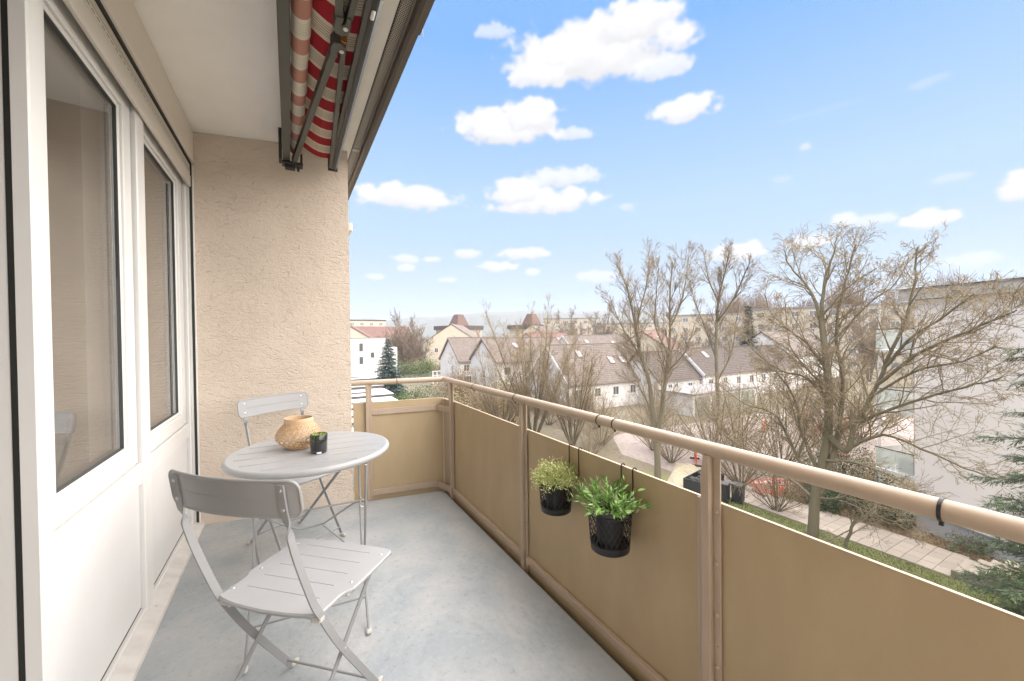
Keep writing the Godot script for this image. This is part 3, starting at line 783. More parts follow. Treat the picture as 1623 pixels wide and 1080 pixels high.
func make_chair(label: String) -> Node3D:
	var t := thing("folding_chair", label, "chair", Vector3.ZERO, 0.0, "grey folding chairs at the bistro table")
	var g: Material = M.grey_paint
	# seat: pressed sheet with a rolled edge; forward is -z
	var hp := sm(PackedVector2Array([Vector2(0.0, 0.024), Vector2(0.10, 0.018), Vector2(0.168, 0.004), Vector2(0.181, -0.010), Vector2(0.184, -0.055), Vector2(0.184, -0.088), Vector2(0.189, -0.106), Vector2(0.200, -0.124), Vector2(0.2045, -0.150), Vector2(0.2045, -0.325), Vector2(0.198, -0.350), Vector2(0.182, -0.360), Vector2(0.09, -0.366), Vector2(0.0, -0.367)]), 3)
	var outline := PackedVector2Array()
	for p in hp: outline.append(p)
	for i in range(hp.size() - 2, 0, -1): outline.append(Vector2(-hp[i].x, hp[i].y))
	var s := MB.new()
	s.prism(outline, Vector3(0, 0.436, 0), Vector3.RIGHT, Vector3.BACK, Vector3.UP * 0.014, 0.004)
	var so := build(s, "seat", M.grey_top, t)
	for z: float in [-0.062, -0.125, -0.19, -0.255, -0.318]:
		if z > -0.1:
			pass
		var q := MB.new(); q.box(Vector3(0.0, 0.4498, z), Vector3(0.27, 0.0030, 0.0060), 0.0013); build(q, "seam", M.grey_top, so)
	for e in [[-0.168, -0.040], [-0.176, -0.152], [0.176, -0.152], [0.178, -0.318], [-0.178, -0.318]]:
		var q := MB.new(); q.dome(Vector3(e[0], 0.4502, e[1]), Vector3.UP, 0.0052, 0.0022, 10); build(q, "rivet", M.screw, so)
	# backrest: curved pressed sheet with rounded corners
	var b := MB.new()
	var nx := 40; var hw := 0.216
	var rows := 5
	var grid := []
	for i in nx + 1:
		var x := hw * sin(PI * 0.5 * (-1.0 + 2.0 * i / nx))
		var e := hw - absf(x); var cr := 0.026
		var inset := 0.0 if e >= cr else cr - sqrt(maxf(0.0, cr * cr - (cr - e) * (cr - e)))
		var colm := []
		for k in rows + 1:
			var yy := lerpf(0.772 + inset, 0.870 - inset, float(k) / rows)
			colm.append(Vector3(x, yy, back_at(x) + (yy - 0.82) * 0.16))
		grid.append(colm)
	for i in nx:
		for k in rows:
			for sd: float in [-1.0, 1.0]:
				var off := Vector3(0, 0, 0.0022 * sd)
				b.quad(grid[i][k] + off, grid[i + 1][k] + off, grid[i + 1][k + 1] + off, grid[i][k + 1] + off, Vector3(0, 0, sd))
	var bo := build(b, "backrest", M.grey_paint, t)
	var rim := PackedVector3Array(); 
	for i in nx + 1: rim.append(grid[i][rows])
	for i in range(nx, -1, -1): rim.append(grid[i][0])
	rim.append(grid[0][rows])
	var rmr := PackedFloat32Array()
	for p in rim: rmr.append(0.0042)
	var rm := MB.new(); rm.tube(rim, rmr, 8, false); build(rm, "rolled_rim", M.grey_paint, bo)
	var rib := MB.new()
	var rp := PackedVector3Array(); var rw := PackedVector3Array()
	for i in 17:
		var x := -0.165 + 0.33 * i / 16.0
		rp.append(Vector3(x, 0.822, back_at(x))); rw.append(Vector3.UP)
	rib.bar(rp, rw, 0.004, 0.0062); build(rib, "seam", M.grey_paint, bo)
	for sx: float in [-1.0, 1.0]:
		var x := 0.176 * sx
		# upright: flat bar on the backrest, twisting edge-on below it and running down to the front foot
		var prof := sm(PackedVector2Array([Vector2(0.118, 0.862), Vector2(0.108, 0.80), Vector2(0.098, 0.757), Vector2(0.088, 0.715), Vector2(0.066, 0.640), Vector2(0.030, 0.540), Vector2(-0.008, 0.450), Vector2(-0.095, 0.293), Vector2(-0.255, 0.052), Vector2(-0.286, 0.010)]), 4)
		var up := PackedVector3Array(); var wd := PackedVector3Array()
		for p in prof:
			up.append(Vector3(x * (1.0 if p.y > 0.45 else 1.02), p.y, p.x + (0.0045 if p.y > 0.76 else 0.0045)))
			var tw := smoothstep(0.765, 0.715, p.y)
			wd.append(Vector3(cos(tw * PI / 2), 0, sin(tw * PI / 2)).normalized())
		var u := MB.new(); u.bar(up, wd, 0.022, 0.0055)
		var uo := build(u, "upright", g, t)
		for yb: float in [0.848, 0.795]:
			var d := MB.new(); d.dome(Vector3(x, yb, lerpf(0.108, 0.118, (yb - 0.8) / 0.062) + 0.0072), Vector3.BACK, 0.0055, 0.002, 10); build(d, "screw", M.screw, uo)
			d = MB.new(); d.dome(Vector3(x, yb, back_at(x) + (yb - 0.82) * 0.16 - 0.0024), Vector3.FORWARD, 0.0065, 0.003, 10); build(d, "screw", M.screw, uo)
		var ft := MB.new(); ft.box(Vector3(x * 1.02, 0.010, -0.292), Vector3(0.016, 0.018, 0.036), 0.004); build(ft, "foot_cap", M.foot, uo)
		# crossing leg, from under the front of the seat back to the rear foot
		var l := MB.new()
		var lx := 0.158 * sx
		l.bar(PackedVector3Array([Vector3(lx, 0.434, -0.312), Vector3(lx, 0.24, -0.118), Vector3(lx, 0.02, 0.100), Vector3(lx, 0.006, 0.118)]), PackedVector3Array([Vector3.BACK, Vector3.BACK, Vector3.BACK, Vector3.BACK]), 0.017, 0.005)
		var lo := build(l, "leg", g, t)
		ft = MB.new(); ft.box(Vector3(lx, 0.008, 0.120), Vector3(0.015, 0.015, 0.030), 0.003); build(ft, "foot_cap", M.foot, lo)
		var pv := MB.new(); pv.dome(Vector3(x * 1.02 + 0.003 * sx, 0.268, -0.110), Vector3(sx, 0, 0), 0.0055, 0.003, 10); build(pv, "pivot", M.screw, uo)
		# hinge at the rear corner of the seat
		var hg := MB.new(); hg.box(Vector3(0.168 * sx, 0.428, -0.012), Vector3(0.030, 0.016, 0.022), 0.003); hg.box(Vector3(0.150 * sx, 0.424, -0.014), Vector3(0.010, 0.022, 0.016), 0.003)
		var ho := build(hg, "hinge", M.foot, t)
		hg = MB.new(); hg.box(Vector3(0.183 * sx, 0.434, -0.122), Vector3(0.022, 0.010, 0.020), 0.003); build(hg, "seat_clip", M.foot, t)
	for e in [[0.047, -0.258, 0.179], [0.070, 0.052, 0.158]]:
		var c := MB.new(); c.tube(PackedVector3Array([Vector3(-e[2], e[0], e[1]), Vector3(e[2], e[0], e[1])]), PackedFloat32Array([0.0045, 0.0045]), 10, true); build(c, "cross_rod", g, t)
	var c2 := MB.new(); c2.tube(PackedVector3Array([Vector3(-0.175, 0.425, -0.012), Vector3(0.175, 0.425, -0.012)]), PackedFloat32Array([0.004, 0.004]), 8, true); build(c2, "seat_rod", g, t)
	return t

func furniture() -> void:
	var ch := make_chair("nearer grey folding chair, seen from behind, beside the white panels")
	ch.position = Vector3(-0.0735, 0, -1.377); ch.rotation.y = -0.752
	copy_of(ch, Vector3(-0.035, 0, -2.835), deg_to_rad(-148.6), "farther grey folding chair, against the stucco wall behind the table")
	# bistro table
	var t := thing("bistro_table", "round light grey metal folding table between the two chairs", "table", Vector3(0.083, 0, -2.117), deg_to_rad(-3.0))
	var g: Material = M.grey_paint
	var top := MB.new()
	top.lathe(Vector3.ZERO, PackedVector2Array([Vector2(0.0, 0.694), Vector2(0.330, 0.694), Vector2(0.332, 0.686), Vector2(0.340, 0.683), Vector2(0.347, 0.687), Vector2(0.350, 0.696), Vector2(0.3485, 0.7035), Vector2(0.3445, 0.7085), Vector2(0.338, 0.7105), Vector2(0.331, 0.7095), Vector2(0.327, 0.708), Vector2(0.0, 0.708)]), 96)
	var to := build(top, "tabletop", M.grey_top, t)
	for z: float in [-0.255, -0.153, -0.051, 0.051, 0.153, 0.255]:
		var hw := sqrt(0.318 * 0.318 - z * z) - 0.01
		var q := MB.new(); q.box(Vector3(0, 0.7086, z), Vector3(hw * 2, 0.0030, 0.0060), 0.0013); build(q, "seam", M.grey_top, to)
	for sx: float in [-1.0, 1.0]:
		var x := 0.208 * sx
		var l1 := PackedVector3Array([Vector3(x, 0.693, 0.322), Vector3(x + 0.004, 0.35, 0.20), Vector3(x + 0.006, 0.25, 0.135), Vector3(x + 0.008, 0.012, -0.06), Vector3(x + 0.006, 0.006, -0.085)])
		var l2 := PackedVector3Array([Vector3(x - 0.008, 0.693, 0.06), Vector3(x - 0.006, 0.42, 0.09), Vector3(x - 0.006, 0.25, 0.135), Vector3(x - 0.004, 0.02, 0.345), Vector3(x - 0.004, 0.008, 0.362)])
		if sx < 0:
			for i in l2.size(): l2[i].x -= 0.02 * (1.0 - l2[i].y)
		for l in [l1, l2]:
			var q := MB.new(); q.tube(l, PackedFloat32Array([0.0052, 0.0052, 0.0052, 0.0052, 0.0052]), 10, true)
			var lo := build(q, "leg", g, t)
			var fp := MB.new(); fp.box(l[4] + Vector3(0, 0.0, 0), Vector3(0.022, 0.014, 0.034), 0.005); build(fp, "foot_cap", M.foot, lo)
	# stretchers and the folding stay
	for e in [[Vector3(-0.225, 0.10, 0.265), Vector3(0.202, 0.10, 0.272)], [Vector3(-0.208, 0.46, 0.10), Vector3(0.205, 0.46, 0.10)], [Vector3(-0.21, 0.06, -0.03), Vector3(0.21, 0.06, -0.03)], [Vector3(-0.21, 0.69, 0.10), Vector3(0.21, 0.69, 0.10)], [Vector3(-0.21, 0.69, -0.2), Vector3(0.21, 0.69, -0.2)]]:
		var q := MB.new(); q.tube(PackedVector3Array([e[0], e[1]]), PackedFloat32Array([0.0045, 0.0045]), 8, true); build(q, "stretcher", g, t)
	var st := MB.new()
	st.tube(PackedVector3Array([Vector3(0.205, 0.47, 0.10), Vector3(0.10, 0.385, 0.03), Vector3(0.045, 0.343, 0.0), Vector3(0.0, 0.338, 0.0), Vector3(-0.06, 0.338, 0.0), Vector3(-0.10, 0.37, 0.03), Vector3(-0.205, 0.47, 0.10)]), PackedFloat32Array([0.0045, 0.0045, 0.0045, 0.0045, 0.0045, 0.0045, 0.0045]), 8, true)
	build(st, "folding_stay", g, t)
	st = MB.new(); st.tube(PackedVector3Array([Vector3(0.035, 0.342, 0.0), Vector3(0.12, 0.24, -0.02), Vector3(0.19, 0.16, 0.02)]), PackedFloat32Array([0.0045, 0.0045, 0.0045]), 8, true); build(st, "folding_stay", g, t)
	var ring := MB.new()
	var rp := PackedVector3Array(); var rr := PackedFloat32Array()
	for k in 21:
		var a := TAU * k / 20.0
		rp.append(Vector3(0.214 + cos(a) * 0.017, 0.452 + sin(a) * 0.017, 0.118)); rr.append(0.0022)
	ring.tube(rp, rr, 6, false); build(ring, "lock_ring", M.screw, t)

	# woven lantern
	var v := thing("bamboo_vase", "woven natural bamboo lantern vase with plain rim on the table", "vase", Vector3(0.030, 0.7085, -2.185))
	v.scale = Vector3.ONE * 0.82
	var bam := mottled([[0.0, lin(0.40, 0.26, 0.135)], [0.5, lin(0.52, 0.355, 0.20)], [1.0, lin(0.61, 0.435, 0.26)]], Vector3(9, 9, 9), 0.02, 0.5)
	var pale := mottled([[0.0, lin(0.48, 0.32, 0.19)], [1.0, lin(0.56, 0.39, 0.24)]], Vector3(6, 2, 6), 0.02, 0.45)
	var prof := sm(PackedVector2Array([Vector2(0.070, 0.012), Vector2(0.092, 0.026), Vector2(0.112, 0.045), Vector2(0.121, 0.066), Vector2(0.116, 0.090), Vector2(0.102, 0.115), Vector2(0.084, 0.135), Vector2(0.073, 0.146)]), 3)
	var wv := MB.new()
	var strips := 21
	for dirn: float in [-1.0, 1.0]:
		for k in strips:
			strip_on(wv, prof, 0, prof.size() - 1, TAU * k / strips, dirn * 1.25, 0.0066, 0.0012 * dirn)
		for k in strips:
			strip_on(wv, prof, 10, prof.size() - 1, TAU * (k + 0.5) / strips + dirn * 0.6, dirn * 0.66, 0.0054, 0.0016 * dirn)
	for k in strips:
		strip_on(wv, prof, 12, prof.size() - 1, TAU * (k + 0.25) / strips, 0.0, 0.0050, 0.0)
	stuff(build(wv, "weave", bam, v))
	var rimm := MB.new(); rimm.lathe(Vector3.ZERO, PackedVector2Array([Vector2(0.0695, 0.140), Vector2(0.0765, 0.139), Vector2(0.0775, 0.143), Vector2(0.0755, 0.172), Vector2(0.0735, 0.1745), Vector2(0.0705, 0.173), Vector2(0.0695, 0.140)]), 48); build(rimm, "rim", pale, v)
	rimm = MB.new(); rimm.lathe(Vector3.ZERO, PackedVector2Array([Vector2(0.0, 0.001), Vector2(0.068, 0.001), Vector2(0.072, 0.004), Vector2(0.073, 0.014), Vector2(0.066, 0.015), Vector2(0.064, 0.006), Vector2(0.0, 0.006)]), 48); build(rimm, "base", pale, v)
	for e in [[0.1215, 0.066], [0.0915, 0.0245]]:
		var hp := MB.new()
		var pp := PackedVector3Array(); var pr := PackedFloat32Array()
		for k in 49:
			var a := TAU * k / 48.0
			pp.append(Vector3(cos(a) * e[0], e[1], sin(a) * e[0])); pr.append(0.0016)
		hp.tube(pp, pr, 6, false); build(hp, "hoop", bam, v)
	# dark glass tumbler
	var gl := thing("glass_tumbler", "dark smoked glass tumbler on the table beside the bamboo vase", "tumbler", Vector3(0.108, 0.7085, -2.035))
	var gm := StandardMaterial3D.new()
	gm.transparency = BaseMaterial3D.TRANSPARENCY_ALPHA; gm.albedo_color = Color(0.16, 0.17, 0.17, 0.62); gm.roughness = 0.04; gm.metallic_specular = 0.6
	var cup := MB.new(); cup.lathe(Vector3.ZERO, PackedVector2Array([Vector2(0.0, 0.0), Vector2(0.033, 0.0), Vector2(0.0355, 0.003), Vector2(0.0375, 0.084), Vector2(0.0365, 0.0855), Vector2(0.0350, 0.084), Vector2(0.0330, 0.014), Vector2(0.0, 0.012)]), 40); build(cup, "cup", gm, gl)
	var lb := MB.new()
	for k in 6:
		var a0 := 1.35 + k * 0.09; var a1 := a0 + 0.09
		lb.quad(Vector3(cos(a0) * 0.0362, 0.002, sin(a0) * 0.0362), Vector3(cos(a1) * 0.0362, 0.002, sin(a1) * 0.0362), Vector3(cos(a1) * 0.0366, 0.010, sin(a1) * 0.0366), Vector3(cos(a0) * 0.0366, 0.010, sin(a0) * 0.0366), Vector3(cos(a0), 0, sin(a0)))
	build(lb, "sticker", flat_mat(lin(0.75, 0.75, 0.74), 0.5), gl)
	var candle := MB.new(); candle.lathe(Vector3(0.108, 0.7085, -2.035), PackedVector2Array([Vector2(0.0, 0.0145), Vector2(0.0315, 0.0145), Vector2(0.0325, 0.05), Vector2(0.029, 0.053), Vector2(0.0, 0.053)]), 28)
	tag(build(candle, "candle", flat_mat(lin(0.16, 0.165, 0.15), 0.7)), "grey wax filling in the lower half of the dark tumbler", "candle")
	var sp := MB.new()
	var tc := Vector3(0.108, 0.7085, -2.035)
	for k in 240:
		var a := rf(0, TAU); var r := 0.030 * sqrt(rng.randf())
		var d := Vector3(cos(a) * 0.5, rf(0.4, 1.0), sin(a) * 0.5).normalized()
		var yy := 0.052 + rf(0, 0.026)
		sp.leaf(tc + Vector3(cos(a) * r, yy, sin(a) * r), d, d.cross(Vector3(rf(-1, 1), 0.3, rf(-1, 1))).normalized(), rf(0.008, 0.015), rf(0.004, 0.007))
	var leafm := flat_mat(lin(0.26, 0.36, 0.03), 0.5)
	leafm.backlight_enabled = true; leafm.backlight = Color(0.3, 0.4, 0.05)
	tag(stuff(build(sp, "small_plant", leafm)), "bright yellow green sprigs poking out of the dark tumbler", "plant")

func strip_on(mb: MB, prof: PackedVector2Array, i0: int, i1: int, a0: float, twist: float, w: float, lift: float) -> void:
	var pts := PackedVector3Array(); var wd := PackedVector3Array()
	for i in range(i0, i1 + 1):
		var t := float(i - i0) / (i1 - i0)
		var a := a0 + twist * t
		var r := prof[i].x + lift
		pts.append(Vector3(cos(a) * r, prof[i].y, sin(a) * r))
		wd.append(Vector3(-sin(a), 0, cos(a)))
	mb.bar(pts, wd, w, 0.0011)

func planters() -> void:
	planter(Vector3(1.000, 0.472, -1.425), 0.072, 0.136, [-1.432, -1.366], "smaller black mesh hanging planter with fine pale foliage, farther along the panel")
	planter(Vector3(0.990, 0.468, -1.078), 0.076, 0.142, [-1.112, -1.054], "black mesh hanging planter with long pointed leaves, nearer along the panel")
	var c1 := flat_mat(Color(1, 1, 1), 0.6); c1.vertex_color_use_as_albedo = true
	c1.backlight_enabled = true; c1.backlight = Color(0.16, 0.17, 0.06)
	# fine pale shrublet
	var f := MB.new(); f.use_col = true
	var o := Vector3(1.000, 0.604, -1.425)
	for k in 460:
		var a := rf(0, TAU); var u := sqrt(rng.randf())
		var d := Vector3(cos(a) * u * 1.25, 0.25 + (1.0 - u) * 0.9 + rf(-0.1, 0.2), sin(a) * u * 1.25).normalized()
		var root := o + Vector3(cos(a), 0, sin(a)) * u * 0.045
		var ln := rf(0.055, 0.098) * (1.0 - 0.15 * u)
		var p := root
		var dd := d
		for s in 5:
			dd = (dd + Vector3(rf(-0.35, 0.35), rf(-0.30, 0.20), rf(-0.35, 0.35))).normalized()
			var q := p + dd * ln / 5.0
			if q.x > 1.083: q.x = 1.083
			var tone := rf(0.75, 1.2)
			f.col = Color(0.36 * tone, 0.38 * tone, 0.15 * tone)
			var sd := dd.cross(Vector3(rf(-1, 1), rf(-1, 1), rf(-1, 1))).normalized()
			f.leaf(p, dd, sd, ln / 5.0 * 1.2, 0.0016)
			for m in 2:
				var ld := (dd * 0.6 + Vector3(rf(-1, 1), rf(-0.3, 1), rf(-1, 1))).normalized()
				tone = rf(0.7, 1.3)
				f.col = Color(0.42 * tone, 0.48 * tone, 0.18 * tone).lerp(Color(0.50, 0.46, 0.22), rng.randf() * 0.5)
				f.leaf(q, ld, ld.cross(Vector3(rf(-1, 1), rf(-1, 1), rf(-1, 1))).normalized(), rf(0.009, 0.016), rf(0.0022, 0.0038))
			p = q
	for i in f.v.size():
		if f.v[i].x > 1.085: f.v[i].x = 1.085
	tag(stuff(build(f, "potted_plant", c1)), "pale yellow green plant of fine wiry sprigs in the farther planter", "plant")
	# long-leaved plant
	var g := MB.new(); g.use_col = true
	o = Vector3(0.990, 0.606, -1.078)
	for k in 66:
		var a := rf(0, TAU); var u := sqrt(rng.randf())
		if k < 10: a = rf(-0.5, 0.5) + (PI * 0.5 if k % 2 == 0 else -PI * 0.5); 
		var d := Vector3(cos(a) * u * 1.0, 0.42 + (1.0 - u) * 0.9, sin(a) * u * 1.0).normalized()
		var p := o + Vector3(cos(a), 0, sin(a)) * u * 0.05
		var ln := rf(0.065, 0.118)
		var dd := d
		var steps := 7
		for s in steps:
			dd = (dd + Vector3(rf(-0.14, 0.14), rf(-0.16, 0.06), rf(-0.14, 0.14))).normalized()
			var q := p + dd * ln / steps
			if q.x > 1.080: q.x = 1.080
			g.col = Color(0.12, 0.17, 0.05)
			g.tube(PackedVector3Array([p, q]), PackedFloat32Array([0.0011, 0.0009]), 3, false)
			for m in 2:
				var sa := rf(0, TAU)
				var perp := dd.cross(Vector3(cos(sa), sin(sa), sin(sa * 2.0))).normalized()
				var ld := (dd * 0.85 + perp * 0.8 + Vector3(0, 0.12, 0)).normalized()
				var tone := rf(0.6, 1.25)
				g.col = Color(0.17 * tone, 0.35 * tone, 0.06 * tone).lerp(Color(0.36, 0.45, 0.24), pow(rng.randf(), 2.5) * 0.8)
				g.leaf(q, ld, ld.cross(dd).normalized(), rf(0.018, 0.032), rf(0.0055, 0.0085))
			p = q
	for i in g.v.size():
		if g.v[i].x > 1.085: g.v[i].x = 1.085
	tag(stuff(build(g, "potted_plant", c1)), "bushy green plant of long pointed leaves in the nearer planter", "plant")

func planter(at: Vector3, r: float, h: float, hooks: Array, label: String) -> void:
	var t := thing("hanging_planter", label, "planter", at, 0.0, "black mesh planters hooked over the railing panel")
	var rb := r * 0.90
	var bk := MB.new(); bk.lathe(Vector3.ZERO, PackedVector2Array([Vector2(0, 0), Vector2(rb - 0.004, 0.0), Vector2(rb, 0.003), Vector2(rb + 0.0012, 0.026), Vector2(rb - 0.001, 0.027), Vector2(rb - 0.002, 0.004), Vector2(0, 0.003)]), 40)
	build(bk, "base", M.black, t)
	var mesh := MB.new()
	var strips := 24
	for dn: float in [-1.0, 1.0]:
		for k in strips:
			var pts := PackedVector3Array(); var wd := PackedVector3Array()
			for i in 9:
				var tt := i / 8.0
				var a := TAU * k / strips + dn * tt * 0.85
				var rr := lerpf(rb + 0.0006, r, tt) + dn * 0.0004
				pts.append(Vector3(cos(a) * rr, lerpf(0.024, h - 0.010, tt), sin(a) * rr)); wd.append(Vector3(-sin(a), 0, cos(a)))
			mesh.bar(pts, wd, 0.0026, 0.0012)
	stuff(build(mesh, "mesh_side", M.black, t))
	for yy: float in [h - 0.010, h]:
		var ri := MB.new()
		var rp := PackedVector3Array(); var rr := PackedFloat32Array()
		for k in 41:
			var a := TAU * k / 40.0
			rp.append(Vector3(cos(a) * (r + 0.001), yy, sin(a) * (r + 0.001))); rr.append(0.0026)
		ri.tube(rp, rr, 8, false); build(ri, "rim", M.black, t)
	var inn := MB.new(); inn.lathe(Vector3.ZERO, PackedVector2Array([Vector2(0, 0.006), Vector2(r * 0.58, 0.006), Vector2(r * 0.68, h * 0.93), Vector2(r * 0.65, h * 0.93), Vector2(r * 0.62, h * 0.85), Vector2(0, h * 0.85)]), 32)
	build(inn, "inner_pot", M.black, t)
	for z: float in hooks:
		var zl := z - at.z
		var yt := 0.7395 - at.y + 0.004
		var xp := 1.0860 - at.x
		var a0 := Vector3(sqrt(maxf(r * r - zl * zl, 0.0)), h - 0.004, zl)
		var hp := sm3([a0, Vector3(xp - 0.010, h + 0.012, zl), Vector3(xp - 0.006, h + 0.05, zl), Vector3(xp - 0.006, yt - 0.012, zl), Vector3(xp - 0.002, yt + 0.001, zl), Vector3(xp + 0.008, yt + 0.002, zl), Vector3(xp + 0.013, yt - 0.012, zl), Vector3(xp + 0.013, yt - 0.05, zl)], 4)
		var rr := PackedFloat32Array()
		for p in hp: rr.append(0.0024)
		var hk := MB.new(); hk.tube(hp, rr, 8, true); build(hk, "hook", M.black, t)

func sm3(pts: Array, steps: int) -> PackedVector3Array:
	var o := PackedVector3Array()
	var m := pts.size()
	for i in m - 1:
		for k in steps:
			var a: Vector3 = pts[i]; var b: Vector3 = pts[i + 1]
			o.append(a.cubic_interpolate(b, pts[maxi(i - 1, 0)], pts[mini(i + 2, m - 1)], float(k) / steps))
	o.append(pts[m - 1])
	return o

const LIMBS_OAK := [
	[0.240,0.120,21.6,-8.54,-9.65,21.6,-6.63,-9.54,21.6,-5.05,-9.26,21.6,-3.53,-9.03,21.6,-1.48,-8.97,21.6,0.25,-9.12,21.6,1.71,-9.26],
	[0.130,0.030,21.6,-6,-9.44,21.7,-4.37,-8.83,21.8,-2.31,-8.57,21.9,-0.6,-8.59,22,0.83,-8.86,22.1,2.28,-8.78,22.2,3.97,-8.46,22.3,5.13,-8.21],
	[0.080,0.020,21.6,1.71,-9.26,21.52,2.9,-9.54,21.45,3.86,-10.08,21.38,4.59,-10.54,21.3,5.32,-10.7],
	[0.100,0.020,21.6,1.71,-9.26,21.68,2.88,-9.24,21.75,4.03,-9.07,21.82,4.87,-8.86,21.9,5.55,-8.79],
	[0.060,0.020,21.6,2,-9.21,21.87,2.84,-8.68,22.13,3.38,-8.27,22.4,3.99,-7.52],
	[0.070,0.020,21.6,-0.34,-9.17,21.4,0.68,-9.75,21.2,1.29,-10.33,21,2.09,-11.08,20.8,3.2,-11.36],
	[0.150,0.025,21.6,-3.53,-9.03,21.51,-4.06,-8.28,21.43,-3.15,-8.02,21.34,-1.83,-7.46,21.26,0.08,-6.78,21.17,1.72,-6.19,21.09,3.29,-5.94,21,4.42,-5.83],
	[0.070,0.020,21.2,-0.18,-6.82,20.87,0.86,-6.06,20.53,1.77,-4.96,20.2,2.47,-4.22],
	[0.080,0.018,21.2,-0.98,-7.12,20.85,0.26,-5.88,20.5,1.05,-4.65,20.15,1.54,-3.79,19.8,1.83,-3.25],
	[0.060,0.018,21.3,-1.54,-7.37,21.07,-0.36,-5.94,20.83,0.15,-4.57,20.6,0.7,-3.81],
	[0.070,0.018,21.5,-2.72,-7.87,21.25,-1.71,-6.36,21,-1.04,-5.08,20.75,-0.56,-4.11,20.5,-0.33,-3.65],
	[0.070,0.020,21.5,-3.96,-8.21,21.5,-3.09,-7.02,21.5,-3.39,-5.88,21.5,-3.81,-4.71,21.5,-3.99,-3.97],
	[0.060,0.018,21.5,-4.68,-9.04,21.83,-4.6,-7.99,22.17,-5,-6.83,22.5,-5.69,-5.61],
	[0.110,0.025,21.6,-5.37,-9.34,21.85,-3.81,-10.18,22.1,-2.34,-10.58,22.35,-1.16,-11.35,22.6,-0.24,-12.6],
	[0.090,0.020,21.6,-6.03,-9.54,21.48,-4.71,-10.29,21.36,-3.83,-10.62,21.24,-2.83,-11.23,21.12,-2.54,-12.6,21,-1.65,-13.95],
	[0.080,0.020,21.6,-6.65,-9.6,22.07,-6.01,-11.22,22.53,-5.54,-12.93,23,-4.96,-14.89],
	[0.060,0.020,21.6,-2.07,-9.03,21.4,-0.96,-9.75,21.2,-0.66,-10.76,21,0.18,-11.86,20.8,1.16,-12.56],
	[0.050,0.015,21.6,-6.65,-9.6,21.4,-6.23,-8.52,21.2,-5.45,-7.55,21,-5.5,-6.67,20.8,-6.22,-6.04],
	[0.050,0.020,21.6,0.25,-9.17,21.95,1.4,-8.48,22.3,2.49,-7.71,22.65,3.25,-6.98,23,4.3,-6.68],
	[0.060,0.020,21.6,-2.65,-9,21.85,-1.26,-9.43,22.1,-0.27,-10.34,22.35,0.81,-11.04,22.6,2.78,-11.3]]
const LIMBS_TWO := [
	[0.240,0.030,21.4,-8.93,-18.63,21.4,-6.82,-18.66,21.4,-4.32,-18.95,21.4,-1.8,-19.36,21.4,0.13,-20.13,21.4,2.58,-20.69,21.4,4.91,-21.39,21.4,6.42,-22.27],
	[0.180,0.030,21.4,-5.98,-18.7,21.52,-3.39,-18.31,21.64,-1.28,-18.09,21.76,0.79,-17.87,21.88,3.28,-17.94,22,5.96,-17.82],
	[0.090,0.020,21.4,-2.53,-18.2,21.93,-1.08,-17.93,22.47,-0.04,-17.32,23,1.6,-17],
	[0.080,0.020,21.4,-0.74,-19.8,21.1,0.79,-20.66,20.8,2.16,-21.45,20.5,4.03,-22.14],
	[0.070,0.020,21.4,-4.32,-18.95,21.27,-2.5,-19.98,21.13,-1,-20.71,21,0.1,-21.49],
	[0.080,0.020,21.4,1.68,-20.46,21.77,3.45,-20.2,22.13,5.23,-20.06,22.5,6.7,-20.15],
	[0.070,0.020,21.4,-0.02,-17.68,21.2,1.63,-18.5,21,3.69,-18.31,20.8,5.46,-17.86],
	[0.060,0.020,21.4,1.61,-17.57,21.77,3.2,-16.98,22.13,4.81,-16.88,22.5,6.25,-16.96]]
const LIMBS_TALL := [
	[0.260,0.030,36,-12.75,-23.59,36,-6.76,-23.93,36,-1.91,-24.16,36,1.74,-24.13,36,4.76,-23.85,36,7.07,-23.2,36,9.01,-22.82],
	[0.120,0.030,36,-1.3,-24.15,36.33,1.78,-25.57,36.67,4.41,-26.93,37,7.17,-27.91],
	[0.090,0.030,36,4.15,-23.86,36,6.07,-24.76,36,7.67,-25.16,36,9.14,-25.42],
	[0.100,0.030,36,2.35,-24,35.67,4.58,-22.09,35.33,6.16,-21.13,35,7.39,-20.26],
	[0.090,0.030,36,-3.11,-23.91,36.33,-0.66,-22.84,36.67,1.71,-22.67,37,4.08,-22.5]]
const LIMBS_SMALL := [
	[0.075,0.055,21.75,-8.64,-8.47,21.75,-7.76,-8.24,21.75,-6.79,-7.92],
	[0.035,0.012,21.75,-6.79,-7.92,21.6,-6.1,-7.65,21.45,-5.56,-7.17,21.3,-4.76,-6.57],
	[0.035,0.012,21.75,-7.02,-8.01,22.03,-6.78,-7.52,22.32,-6.92,-6.88,22.6,-7.31,-6.38],
	[0.030,0.012,21.75,-7.55,-8.19,21.57,-8.27,-8.84,21.4,-8.96,-9.36],
	[0.030,0.012,21.75,-6.79,-7.92,21.83,-6.2,-8.18,21.92,-5.97,-8.72,22,-6.1,-9.51]]

# ---------------------------------------------------------------- trees

